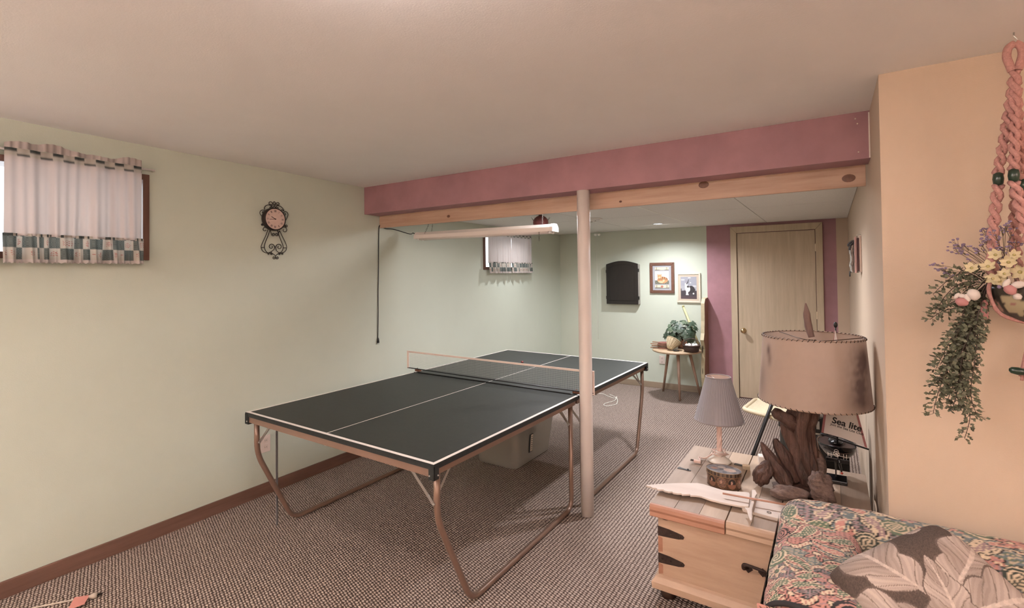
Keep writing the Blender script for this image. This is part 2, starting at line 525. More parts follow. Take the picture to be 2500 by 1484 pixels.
# ------------------------------------------------------------------ door
d = struct(thing('door_1', 'flat tan wooden door with round brass knob in the plum wall', 'door', (2.89, YF, 0)))
B((2.482, YF-.022, .012), (3.307, YF-.002, 2.034)).obj('door_slab', DOORW, d, bevel=.002)
def cas(poly): return G().prism(poly, lambda u, v, w: (u, w, v), YF-.0345, YF-.0005)
cas([(2.405, 0), (2.476, 0), (2.476, 2.040), (2.405, 2.118)]).obj('casing', CASING, d, bevel=.003)
cas([(3.312, 0), (3.381, 0), (3.381, 2.118), (3.312, 2.040)]).obj('casing', CASING, d, bevel=.003)
cas([(2.405, 2.119), (2.476, 2.041), (3.312, 2.041), (3.381, 2.119)]).obj('casing', CASING, d, bevel=.003)
B((2.476, YF-.010, .0), (2.4815, YF-.001, 2.04)).obj('door_gap', M('dark_gap', (.03, .02, .015), .9), d)
kx, ky, kz = 2.537, YF-.022, .835
rY = Matrix.Rotation(PI/2, 3, 'X')
kn = G().lathe([(.0001, 0), (.032, 0), (.032, .004), (.012, .008), (.011, .03), (.024, .036), (.028, .048), (.024, .06), (.0001, .064)], (kx, ky, kz), 20, rot=rY).obj('door_knob', BRASS, d)
for z in (1.83, 1.05, .25):
    B((3.302, YF-.036, z-.045), (3.318, YF-.022, z+.045)).obj('hinge', M('hinge_metal', (.55, .47, .35), .4, .7), d, bevel=.002)

# ------------------------------------------------------------------ windows
def window(name, w, label):
    y0, y1, z0, z1 = w
    r = struct(thing(name, label, 'window', (0, (y0+y1)/2, z0)))
    t = .034
    for lo, hi in (((-.15, y0, z0), (.016, y0+t, z1)), ((-.15, y1-t, z0), (.016, y1, z1)),
                   ((-.15, y0+t, z0), (.016, y1-t, z0+t)), ((-.15, y0+t, z1-t), (.016, y1-t, z1))):
        B(lo, hi).obj('window_frame', FRAMEW, r, bevel=.002)
    ym = (y0+y1)/2
    for a, b in ((y0+t, ym-.012), (ym+.012, y1-t)):
        B((-.105, a, z0+t), (-.098, b, z1-t)).obj('pane', GLASS(), r)
    B((-.12, ym-.012, z0+t), (-.085, ym+.012, z1-t)).obj('mullion', WHITE, r, bevel=.002)
    return r
window('window_1', W1, 'small high basement window with dark brown frame beside the wall clock')
window('window_2', W2, 'small high basement window with dark brown frame in the far room')

# curtains
CLOTH = M('curtain_cotton', attr=True, rough=.9, spec=.1, transl=.28)
CW, CGR, CCR, CRED, CDK = (.50, .44, .41), (.115, .13, .12), (.45, .41, .35), (.33, .09, .08), (.07, .078, .072)
def curtain(name, y0, y1, ztop, zr, zbot, seed, label, x0=.066, amp=.013, head=.032, seam=.0):
    rnd = random.Random(seed)
    w = abs(y1-y0); nf = max(5, int(w/.066))
    ph = [rnd.uniform(-1, 1) for _ in range(40)]
    def fold(u, k=1.0):
        return (sin(2*PI*nf*u*.5+ph[0]*3)+.6*sin(2*PI*nf*.83*u+ph[1]*4)+.5*sin(2*PI*nf*1.7*u+ph[2]*5))*k
    root = thing(name, label, 'curtain', (x0, (y0+y1)/2, zbot), 'checked trim cafe curtains')
    def body(u, v):
        z = ztop+(zr-ztop)*v
        yy = y0+(y1-y0)*u+.006*sin(9*u+ph[3])*v
        return (x0+amp*fold(u)*(.35+.65*v), yy, z)
    def bcol(u, v):
        s_ = u*w/.022
        z = ztop+(zr-ztop)*v
        if ztop-z < .034:
            row = int((ztop-z)/.0115)
            if row == 0 or row == 2: return CDK if (int(s_*.5)+row//2) % 2 == 0 else CCR
            return CCR
        return CW
    G().grid(body, 150, 40, colf=bcol).obj('panel', CLOTH, root)
    def hd(u, v):
        return (x0+amp*.7*fold(u*1.3), y0+(y1-y0)*u, ztop+v*head*(1.0+.35*sin(nf*1.1*u+ph[5])+.15*sin(nf*2.9*u)))
    G().grid(hd, 150, 6, colf=lambda u, v: CW).obj('header_ruffle', CLOTH, root)
    def ruf(u, v):
        sc = .0055*abs(sin(PI*u*w/.014))
        z = zr+.012+(zbot-zr-.012+sc*(v > .97))*v
        yy = y0-.008+(y1-y0+.016)*u
        return (x0+.004+amp*1.15*fold(u*1.35+.1)*(.4+.9*v)+.010*v, yy, z)
    hh = zr+.012-zbot
    def rcol(u, v):
        s_ = u*w*1.45+.016*sin(u*31+seed)+.012*sin(u*67); dz = v*hh
        if dz < .014: return CDK if int(s_/.026) % 2 == 0 else CCR
        if dz > hh-.022: return CW
        row = int((dz-.014)/((hh-.036)/2)); ci = int(s_/.062)
        fx = (s_/.062) % 1-.5; fz = ((dz-.014)/((hh-.036)/2)) % 1-.5
        if (ci+row) % 2 == 0:
            return tuple(c*(.8+.5*((math.sin(s_*900)*math.sin(dz*800)) > 0)) for c in CGR)
        if fx*fx+fz*fz < .07 and (math.sin(s_*520+ci)*math.sin(dz*610+row)) > .35: return CRED
        return CCR
    G().grid(ruf, 230, 46, colf=rcol).obj('ruffle', CLOTH, root)
    return root
curtain('cafe_curtain', -.945, -.372, 2.222, 1.787, 1.648, 3, 'right hand white curtain panel with checked ruffle beside the wall clock')
curtain('cafe_curtain', -1.60, -.972, 2.222, 1.787, 1.648, 5, 'left hand white curtain panel with checked ruffle on the brown framed window')
curtain('cafe_curtain', 3.104, 3.586, 2.065, 1.700, 1.575, 8, 'checked ruffle curtain panel behind the tube light, half nearest the ping pong table end', amp=.008)
curtain('cafe_curtain', 3.606, 4.10, 2.065, 1.700, 1.575, 11, 'checked ruffle curtain panel behind the tube light, half nearest the far wall', amp=.008)
RODM = M('white_rod', (.78, .74, .70), .4)
def rod(y0, y1, z, label):
    t = thing('curtain_rod', label, 'curtain rod', (.03, (y0+y1)/2, z-.01))
    G().tube([(.030, y0, z), (.030, y1, z)], .006, 10).obj('bar', RODM, t)
    for y in (y0, y1):
        G().tube([(0.0005, y, z), (.030, y, z)], .0055, 8).obj('bracket', RODM, t)
rod(-1.62, -.296, 2.218, 'white curtain rod above the window beside the wall clock')
rod(3.055, 4.115, 2.061, 'white curtain rod above the window behind the tube light')

# ------------------------------------------------------------------ lamps: known ones, and unseen ones added for light
def dome(x, y, z, L, label, r=.15):
    t = thing('ceiling_dome_light', label, 'ceiling light', (x, y, z), 'flush dome lights of the near room')
    G().lathe([(.0001, -.0005), (r+.015, -.0005), (r+.015, -.02), (r, -.024)], (x, y, z), 28).obj('fixture_pan', BRASS, t)
    G().lathe([(r*sin(a), -.022-.075*cos(a)) for a in [PI/2*i/8 for i in range(8, 0, -1)]]+[(.0001, -.097)], (x, y, z), 28).obj('glass_dome', EMIT('lit_dome_glass', WARM, 1.0), t)
    return t
MATS['lit_dome_glass'] = None
del MATS['lit_dome_glass']
EMIT('lit_dome_glass', WARM, 33.0*P_NEAR)
dome(2.68, -1.0, zc(2.68, -1.0), 1, 'warm lit flush dome light on the ceiling above the carpet in front of the table')
dome(5.5, -3.1, zc(5.5, -3.1), 1, 'added fill light shaped as a warm dome on the ceiling in the corner behind the sofa side')  # added out of view to brighten the near room
dome(1.9, -3.0, zc(1.9, -3.0), 1, 'added fill light shaped as a warm dome on the ceiling towards the back wall')  # another unseen dome, added for more near room light
for (CX, CY, CR, CDP, CE), lab in zip(CANS, ('small round downlight recessed in the far ceiling above the far wall', 'small round downlight recessed in the far ceiling beside the curtained window', 'added unseen downlight in the far ceiling close behind the pine fascia board')):  # third downlight is added, unseen, to brighten door, right wall and carpet
    t = thing('recessed_downlight', lab, 'ceiling light', (CX, CY, HD), 'recessed downlights of the far room')
    G().lathe([(CR+.006, -.0005), (CR+.006, -.002), (CR-.001, -.002), (CR-.001, CDP+.001)], (CX, CY, HD), 28).obj('trim_ring', M('downlight_baffle', (.004, .004, .004), .9, spec=.1), t)
    G().lathe([(.0001, CDP), (CR-.002, CDP)], (CX, CY, HD), 28).obj('lens', EMIT('lit_downlight_%d' % int(CE), COOL, CE*P_FAR), t)
t = thing('added_panel_light', 'added square fill light hidden just behind the pine fascia board', 'ceiling light', (1.75, 2.065, HD))  # unseen panel, added to light the far room in general
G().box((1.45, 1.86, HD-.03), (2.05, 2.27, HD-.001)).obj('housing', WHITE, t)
G().add([(1.47, 1.88, HD-.031), (2.03, 1.88, HD-.031), (2.03, 2.25, HD-.031), (1.47, 2.25, HD-.031)], [(3, 2, 1, 0)]).obj('diffuser', EMIT('lit_fill_panel', COOL, 24.0*P_FAR), t)

def added_uplight(x, y, label, h=1.78):  # out of view uplights, added so the ceiling gets more light
    t = thing('added_uplight_lamp', label, 'floor lamp', (x, y, 0), 'added unseen uplights behind the viewer')
    G().lathe([(.0001, 0), (.14, 0), (.14, .015), (.03, .03), (.0001, .03)], (x, y, 0), 24).obj('base', BRASS, t)
    G().tube([(x, y, .02), (x, y, h-.09)], .011, 10).obj('pole', BRASS, t)
    G().lathe([(.03, h-.1), (.10, h-.06), (.16, h), (.155, h), (.096, h-.055), (.026, h-.094)], (x, y, 0), 24).obj('bowl_shade', BRASS, t)
    G().lathe([(.0001, h-.035), (.12, h-.035)], (x, y, 0), 24).obj('bulb_disc', EMIT('lit_uplight', WARM, 330.0*P_NEAR), t)
added_uplight(.75, -3.3, 'added unseen brass uplight in the corner between mint wall and back wall')
added_uplight(6.1, -1.7, 'added unseen brass uplight by the side wall beyond the sofa')
added_uplight(3.6, -3.6, 'added unseen brass uplight at the middle of the back wall')
# ------------------------------------------------------------------ support column
t = tag(G().tube([(2.098, 1.345, 0.002), (2.098, 1.345, .6), (2.098, 1.345, 1.4), (2.098, 1.345, HB-.001)], .042, 28).obj('support_column', M('cream_gloss_paint', (.70, .63, .58), .38, var=.02, vscale=5)),
        'round cream painted steel support column under the plum beam', 'column')

# ------------------------------------------------------------------ table tennis table
TX, TY, TR, TL, TW = .4921, 0.0, -.0169, 2.7706, 1.5237
def T(a, b, z): return (TX+a*cos(TR)-b*sin(TR), TY+a*sin(TR)+b*cos(TR), z)
def tbox(g, a0, a1, b0, b1, z0, z1, m=0):
    vs = [T(a0,b0,z0), T(a1,b0,z0), T(a1,b1,z0), T(a0,b1,z0), T(a0,b0,z1), T(a1,b0,z1), T(a1,b1,z1), T(a0,b1,z1)]
    return g.add(vs, [(3,2,1,0),(4,5,6,7),(0,1,5,4),(1,2,6,5),(2,3,7,6),(3,0,4,7)], m)
TOPM = M('dark_table_top', (.029, .032, .028), .48, var=.12, vscale=40, bump=.0002, bscale=300, spec=.28)
EDGE = M('black_edge_strip', (.012, .015, .015), .6, var=.4, vscale=60)
LINE = M('white_line_paint', (.78, .72, .66), .5)
BRONZE = M('bronze_enamel_steel', (.25, .16, .118), .38, .25, var=.06, vscale=12)
TUBEM = M('bronze_tube', (.225, .145, .105), .3, .35)
tt = thing('ping_pong_table', 'large dark green ping pong table with bronze tube legs', 'table', T(TW/2, TL/2, 0))
HALF = TL/2
for k, (b0, b1) in enumerate(((0, HALF-.008), (HALF+.008, TL))):
    th = tbox(G(), .0, TW, b0, b1, .738, .759).obj('table_top_half', [TOPM], tt)
    g = G()
    e = .0015
    for (a0, a1, c0, c1) in ((-e, 0, b0, b1), (TW, TW+e, b0, b1)): tbox(g, a0, a1, c0, c1, .735, .757)
    if k == 0: tbox(g, -e, TW+e, -e, 0, .735, .757)
    else: tbox(g, -e, TW+e, TL, TL+e, .735, .757)
    g.obj('edge_strip', EDGE, th)
    w = .019
    for (a0, a1, c0, c1) in ((0.001, w, b0, b1), (TW-w, TW-.001, b0, b1), (TW/2-.0022, TW/2+.0022, b0+(w if k == 0 else 0), b1-(w if k else 0)),
                             (w, TW-w, (b0+.001) if k == 0 else b1-w, (b0+w) if k == 0 else b1-.001)):
        tbox(G(), a0, a1, c0, c1, .7585, .7597).obj('painted_line', LINE, th)
    ap = .018
    for (a0, a1, c0, c1) in ((ap, ap+.014, b0+ap, b1-ap), (TW-ap-.014, TW-ap, b0+ap, b1-ap), (ap, TW-ap, b0+ap*.3, b0+ap*.3+.014), (ap, TW-ap, b1-ap*.3-.014, b1-ap*.3)):
        tbox(G(), a0, a1, c0, c1, .699, .738).obj('apron_rail', BRONZE, tt, bevel=.0015)
# corner caps with rivets
for (a, b) in ((0, 0), (TW, 0), (0, TL), (TW, TL)):
    sa, sb = (1 if a == 0 else -1), (1 if b == 0 else -1)
    g = G()
    tbox(g, min(a-sa*.003, a+sa*.03), max(a-sa*.003, a+sa*.03), min(b-sb*.003, b+sb*.006), max(b-sb*.003, b+sb*.006), .690, .752)
    tbox(g, min(a-sa*.003, a+sa*.006), max(a-sa*.003, a+sa*.006), min(b-sb*.003, b+sb*.03), max(b-sb*.003, b+sb*.03), .690, .752)
    tbox(g, min(a, a+sa*.03), max(a, a+sa*.03), min(b, b+sb*.03), max(b, b+sb*.03), .688, .699)
    cp = g.obj('corner_cap', EDGE, tt, bevel=.002)
    for p in (T(a+sa*.022, b-sb*.004, .708), T(a-sa*.004, b+sb*.022, .708)):
        G().ball(p, .004, 8).obj('rivet', CHROME, cp)
pc = ony(792, 1086, -.003)
G().lump((pc[0], .0025, pc[2]), (.016, .0012, .006), n=12, amp=.35, seed=3.0).obj('paint_chip', M('raw_chip', (.75, .70, .64), .8), tt)
# tubular U frames
STEEL = M('zinc_strip', (.52, .50, .47), .35, .9)
def uframe(x, yo, ybend, ybar, yi, far):
    s_ = -1 if far else 1
    P = [(x, yo, .700), (x, yo, .50), (x, ybar, .0165), (x, yi, .0165), (x, yi, .700)]
    pts = [P[0]]+fillet([P[0], P[1], P[2], P[3], P[4]], .075, 6)[1:]
    G().tube(pts, .0155, 12).obj('leg_frame', TUBEM, tt)
    inx = .13 if x < 1.2 else -.13
    for (q0, q1) in (((x, yo, .565), (x, yo+s_*.12, .698)), ((x, yo, .565), (x+inx, yo-s_*.005, .698)),
                     ((x, yi, .565), (x, yi-s_*.12, .698)), ((x, yi, .565), (x+inx*.9, yi, .698))):
        d0 = Vector(q1)-Vector(q0); c = (Vector(q0)+Vector(q1))/2
        side = Vector((0, 0, 1)).cross(d0).normalized(); up = d0.cross(side).normalized()
        off = side*.0185*(1 if (side.x*(1 if x < 1.2 else -1)) > 0 or abs(side.x) < .5 else -1)
        br = G().obox(c+off, d0*.5, side*.0012, up*.0075).obj('brace', STEEL, tt)
        G().ball(Vector(q0)+off+d0*.03, .0045, 8).obj('rivet', STEEL, br)
uframe(.5210, .052, 0, .285, 1.345, False)
uframe(1.983, .028, 0, .262, 1.345, False)
uframe(.5590, 2.735, 0, 2.555, 1.445, True)
uframe(2.018, 2.715, 0, 2.545, 1.445, True)
tag(G().obox((.486, .200, .349), (.0014, .0008, 0), (.0055, -.0100, 0), (0, 0, .349)).obj('steel_prop_post', M('galvanised_post', (.30, .29, .29), .5, .5, var=.15, vscale=50)),
    'straight grey flat steel prop standing under the near end of the ping pong table', 'post')

# net
A, Bp = np.array([.437, 1.402, 0]), np.array([2.140, 1.372, 0])
nt_ = thing('ping_pong_net', 'white bordered ping pong net stretched across the dark table', 'net', ((A+Bp)/2+np.array([0, 0, .76])))
def NP(s_, z): return A+(Bp-A)*s_+np.array([0, 0, z])
TAPE = M('net_tape', (.72, .60, .53), .7)
def band(s0, s1, z0, z1, th, mat, name):
    d0 = (Bp-A)/np.linalg.norm(Bp-A); nn = np.array([-d0[1], d0[0], 0])
    c = (NP(s0, z0)+NP(s1, z1))/2
    return G().obox(c, (NP(s1, 0)-NP(s0, 0))/2, nn*th, (0, 0, (z1-z0)/2)).obj(name, mat, nt_)
band(0, 1, .914, .928, .0015, TAPE, 'top_tape')
band(-.004, .008, .782, .929, .003, TAPE, 'side_tape'); band(.992, 1.004, .772, .929, .003, TAPE, 'side_tape')
g = G()
d0 = (Bp-A)/np.linalg.norm(Bp-A); nn = np.array([-d0[1], d0[0], 0])
for i in range(1, 130):
    s_ = i/130
    g.obox((NP(s_, .79)+NP(s_, .915))/2, d0*.0004, nn*.0004, (0, 0, .0625))
for j in range(1, 11):
    z = .79+.0125*j
    g.obox((NP(0, z)+NP(1, z))/2, (Bp-A)/2, nn*.0004, (0, 0, .0004))
o = g.obj('net_mesh', M('net_cord', (.40, .42, .37), .8), nt_); o['kind'] = 'stuff'
G().tube([NP(0, .786), NP(.5, .781), NP(1, .784)], .0045, 6).obj('bottom_cord', BLACK, nt_)
for s_, zz in ((.055, .766), (.92, .766)):
    p = NP(s_, 0)
    g = G().obox((p[0], p[1]+.028, .7685), (.026, 0, 0), (0, .012, 0), (0, 0, .0075))
    g.obox((p[0], p[1]+.012, .776), (.006, 0, 0), (0, .018, 0), (0, 0, .004))
    g.tube([(p[0]-.02, p[1]+.012, .777), (p[0]+.014, p[1]+.012, .792)], .0025, 6)
    g.obj('clamp', M('rusty_clamp', (.23, .10, .06), .45, .4), nt_, bevel=.002)
G().tube([T(.06, HALF, .7635), T(TW-.06, HALF, .7635)], .0035, 6).obj('support_rod', BLACK, nt_)
tag(G().lathe([(.0001, 0), (.012, 0), (.013, .006), (.009, .014), (.0001, .016)], onz(1275, 885, .7605), 14).obj('red_button', M('red_brown_plastic', (.16, .03, .025), .4)),
    'tiny red brown button lying on the far half of the ping pong table', 'button')

# ------------------------------------------------------------------ plastic tub under the table
tb = thing('storage_tub', 'clear plastic storage tub standing under the ping pong table', 'tub', (1.13, 1.98, 0))
PLA = None
def tubmat():
    mt = bpy.data.materials.new('milky_plastic'); mt.use_nodes = True; nt2 = mt.node_tree
    p = nt2.nodes['Principled BSDF']; p.inputs['Base Color'].default_value = (.62, .60, .54, 1); p.inputs['Roughness'].default_value = .3
    tr = nt2.nodes.new('ShaderNodeBsdfTransparent'); ms = nt2.nodes.new('ShaderNodeMixShader'); ms.inputs[0].default_value = .62
    nt2.links.new(p.outputs[0], ms.inputs[1]); nt2.links.new(tr.outputs[0], ms.inputs[2])
    nt2.links.new(ms.outputs[0], nt2.nodes['Material Output'].inputs[0])
    return mt
PLA = tubmat()
def rrect(cx, cy, hx, hy, r, k=5):
    out = []
    for qx, qy, a0 in ((1, 1, 0), (-1, 1, PI/2), (-1, -1, PI), (1, -1, 3*PI/2)):
        for i in range(k+1):
            a = a0+PI/2*i/k
            out.append((cx+qx*(hx-r)+r*cos(a), cy+qy*(hy-r)+r*sin(a)))
    return out
g = G(); rings = []
for (z, f) in ((.002, .0), (.012, .012), (.06, .018), (.30, .045), (.31, .062), (.325, .062)):
    rings.append([(x, y, z) for x, y in rrect(1.13, 1.98, .180+f, .270+f, .05)])
n = len(rings[0]); vs = [p for r_ in rings for p in r_]
fs = [tuple(range(n))[::-1]]+[(i*n+j, i*n+(j+1) % n, (i+1)*n+(j+1) % n, (i+1)*n+j) for i in range(len(rings)-1) for j in range(n)]
g.add(vs, fs, 0, True); g.obj('tub_body', PLA, tb, solid=.003)
g = G()
for i in range(9):
    y = 1.80+.045*i
    g.obox((1.13+.201, y, .14), (.0015, 0, .0), (0, .0015, 0), (.008, 0, .085))
g.obj('ribs', PLA, tb)
FOLDS = [M('dark_cloth', (.035, .024, .02), .9), M('tan_cloth', (.30, .20, .14), .9), M('grey_cloth', (.12, .105, .09), .9)]
for i, (x, y, z, R, k) in enumerate(((1.14, 1.850, .075, (.150, .115, .060), 0), (1.13, 2.105, .075, (.150, .118, .060), 2), (1.17, 1.850, .180, (.135, .112, .030), 1), (1.12, 2.10, .190, (.145, .118, .038), 0))):
    tag(G().lump((x, y, z), R, n=20, amp=.18, seed=i*3.1, fr=2.5).obj('folded_garment', FOLDS[k]),
        ['dark brown folded garment at the bottom of the clear tub', 'grey folded garment at the bottom of the clear tub', 'tan folded garment lying on the dark one in the clear tub', 'dark brown folded garment lying on the grey one in the clear tub'][i], 'garment')
p = onx(1296, 1085, 1.345)
lb = G().obox((1.3475, p[1], .17), (.0008, 0, .0), (0, .028, 0), (.006, 0, .075)).obj('paper_label', M('label_black', (.01, .015, .015), .5), tb)
G().obox((1.3490, p[1]+.006, .17), (.0008, 0, .0), (0, .017, 0), (.0058, 0, .069)).obj('label_panel', M('label_paper', (.62, .55, .46), .7), lb)
for i in range(7):
    G().obox((1.3503+.0058*((-.05+.017*i)/.069), p[1]+.006, .17-.05+.017*i), (.0004, 0, 0), (0, .012*(.6+.4*((i*7) % 3)/2), 0), (0, 0, .0028)).obj('label_line', M('label_ink', (.06, .06, .06), .6), lb)

# ------------------------------------------------------------------ tube light with chains
TLM = M('white_enamel', (.78, .72, .67), .42)
e0, e1 = np.array([.285, 1.715, 1.925]), np.array([1.62, 1.82, 1.925])
ft = thing('tube_light_fixture', 'unlit twin tube shop light hung on chains under the far ceiling', 'light fixture', (e0+e1)/2)
d0 = (e1-e0)/np.linalg.norm(e1-e0); nn = np.array([-d0[1], d0[0], 0])
def FP(s_, w, z): return e0+(e1-e0)*s_+nn*w+np.array([0, 0, z])
prof = [(-.062, -.028), (-.058, .004), (-.030, .030), (.030, .030), (.058, .004), (.062, -.028)]
G().add([FP(s_, w, z) for s_ in (0, 1) for w, z in prof], [(i, i+1, 6+i+1, 6+i) for i in range(5)]).obj('reflector', TLM, ft, solid=.002)
G().obox(FP(.5, 0, .020), (e1-e0)*.49, nn*.022, (0, 0, .012)).obj('ballast_box', TLM, ft, bevel=.003)
for s_ in (-.004, 1.004):
    pe = [(-.064, -.030), (-.060, .006), (-.032, .034), (.032, .034), (.060, .006), (.064, -.030)]
    ec = G().prism(pe, lambda u, v, w: FP(s_, u, v)+d0*w, -.014, .014).obj('end_cap', TLM, ft, bevel=.004)
    for w in (-.028, .028):
        G().obox(FP(s_+(.016 if s_ < .5 else -.016), w, -.026), d0*.008, nn*.013, (0, 0, .018)).obj('tube_socket', WHITE, ec, bevel=.003)
for w in (-.028, .028):
    G().tube([FP(.02, w, -.024), FP(.98, w, -.024)], .0175, 14).obj('fluorescent_tube', M('unlit_tube_glass', (.80, .72, .66), .25), ft)
def chain(p0, p1, parent, n, r=.0045):
    p0, p1 = Vector(p0), Vector(p1); d_ = (p1-p0)
    a = d_.normalized(); u = a.orthogonal().normalized(); w = a.cross(u); L = d_.length/n
    for i in range(n):
        c = p0+d_*((i+.5)/n); q = u if i % 2 else w
        G().tube([c+a*(L*.62*cos(t))+q*(r*sin(t)) for t in [2*PI*j/10 for j in range(10)]], .0011, 5, closed=True).obj('chain_link', M('chain_steel', (.10, .085, .07), .4, .6), parent)
chain(FP(.07, -.05, .0), FP(.13, 0, .222), ft, 14)
chain(FP(.07, .05, .0), FP(.13, 0, .222), ft, 14)
chain(FP(.93, 0, .032), FP(.93, 0, .222), ft, 12)
chain(FP(.925, -.052, -.004), FP(.925, -.052, -.10), ft, 6)
tag(G().tube(smooth_path([FP(-.026, 0, .01), FP(-.05, -.01, .03), onx(1000, 571, .12)+np.array([0, .0, 0]), onx(962, 560, .05), (.012, 1.55, 2.00), (.008, 1.492, 2.022), (.007, 1.480, 1.97), (.007, 1.476, 1.80), (.009, 1.470, 1.60), (.007, 1.466, 1.40), (.010, 1.462, 1.20), (.008, 1.458, 1.0)]), .0042, 7).obj('black_extension_lead', M('black_cord', (.01, .01, .01), .5)),
    'black extension lead drooping from the tube light down the mint wall', 'extension lead')
pl = thing('cord_plug', 'black plug hanging at the end of the cord on the mint wall', 'plug', (.009, 1.457, .96))
G().lathe([(.004, .045), (.009, .035), (.012, .0), (.0001, 0)], (.013, 1.457, .960), 10).obj('plug_body', BLACK, pl)
for dy in (-.006, .006): G().box((.012, 1.457+dy-.001, .946), (.0145, 1.457+dy+.001, .960)).obj('prong', CHROME, pl)

# ------------------------------------------------------------------ ceiling bits in the far room
v = thing('ceiling_air_diffuser', 'round white air diffuser in the far ceiling beside the column', 'air vent', (1.25, 3.33, HD-.03))
VM = M('vent_white', (.72, .68, .62), .4)
for i, (r0, r1, z) in enumerate(((.150, .115, .0), (.112, .080, -.012), (.078, .046, -.022), (.044, .0001, -.03))):
    G().lathe([(r0, -.001+z*.3), (r0*.98, -.006+z*.4), (r1, -.010+z)], (1.25, 3.33, HD), 32).obj('vane_ring', VM, v, solid=.0015)
G().lathe([(.0001, -.0012), (.112, -.0012)], (1.25, 3.33, HD), 28).obj('duct_opening', M('duct_black', (.012, .01, .009), .8), v)
rb = thing('hanging_red_globe', 'dark red round globe under the far ceiling behind the tube light', 'globe', (1.03, 2.66, HD-.14))
G().ball((1.03, 2.66, HD-.078), .077, 28, sz=.92).obj('globe', M('dark_red_weave', (.17, .045, .04), .5, var=.25, vscale=30, bump=.001, bscale=90), rb)
G().lathe([(.0001, 0), (.02, 0), (.02, -.012), (.0001, -.012)], (1.03, 2.66, HD-.0005), 12).obj('ceiling_cap', M('cap_brown', (.1, .06, .04), .5), rb)
g = G()
for i in range(14):
    a = 2*PI*i/14; q = Vector((1.03+.074*cos(a), 2.66+.074*sin(a), HD-.06))
    g.tube([q, q+Vector((.02*cos(a), .02*sin(a), .02+.01*(i % 3)))], .0012, 4)
g.obj('fringe', M('fringe_dark', (.05, .03, .02), .8), rb)
ph = thing('glass_pull_knob', 'small clear glass knob with hanging string under the far ceiling edge', 'pull cord', (.655, 4.95, 2.09))
gm = M('clear_knob_glass', (.85, .86, .8), .08, spec=.9)
G().ball((.630, 4.95, 2.113), .026, 14, sz=.75).obj('knob', gm, ph); G().ball((.685, 4.95, 2.113), .024, 14, sz=.8).obj('knob', gm, ph)
G().tube([(.612, 4.95, 2.115), (.712, 4.95, 2.115)], .007, 8).obj('stem', CHROME, ph)
G().tube([(.658, 4.95, HD), (.658, 4.95, 2.115)], .004, 6).obj('hanger', CHROME, ph)
G().tube([(.640, 4.95, 2.10), (.648, 4.955, 1.4), (.645, 4.96, .62)], .0016, 5).obj('string', M('string_white', (.75, .75, .7), .8), ph)

# ------------------------------------------------------------------ outlets
def outlet(lo, hi, ax, label):
    lo, hi = np.array(lo), np.array(hi); c = (lo+hi)/2
    r = thing('wall_outlet', label, 'outlet', (c[0], c[1], lo[2]))
    B(lo, hi).obj('cover_plate', M('outlet_plate', (.72, .62, .56), .4), r, bevel=.002)
    for dz in (-.024, .024):
        q = c.copy(); q[2] += dz; h = np.array([.0135, .0135, .016]); h[ax] = .0045
        soc = G().box(q-h, q+h).obj('socket', M('outlet_socket', (.70, .60, .53), .4), r, bevel=.003)
        for dw in (-.006, .006):
            s_ = q.copy(); s_[1-ax] += dw; hh = np.array([.001, .001, .005]); hh[ax] = .0049
            G().box(s_-hh, s_+hh).obj('slot', BLACK, soc)
outlet((.0005, .372, .303), (.0065, .444, .424), 0, 'cream wall outlet on the mint wall behind the near table leg')
outlet((1.487, YF-.0065, .330), (1.559, YF-.0005, .440), 1, 'cream wall outlet on the far wall behind the little round table')
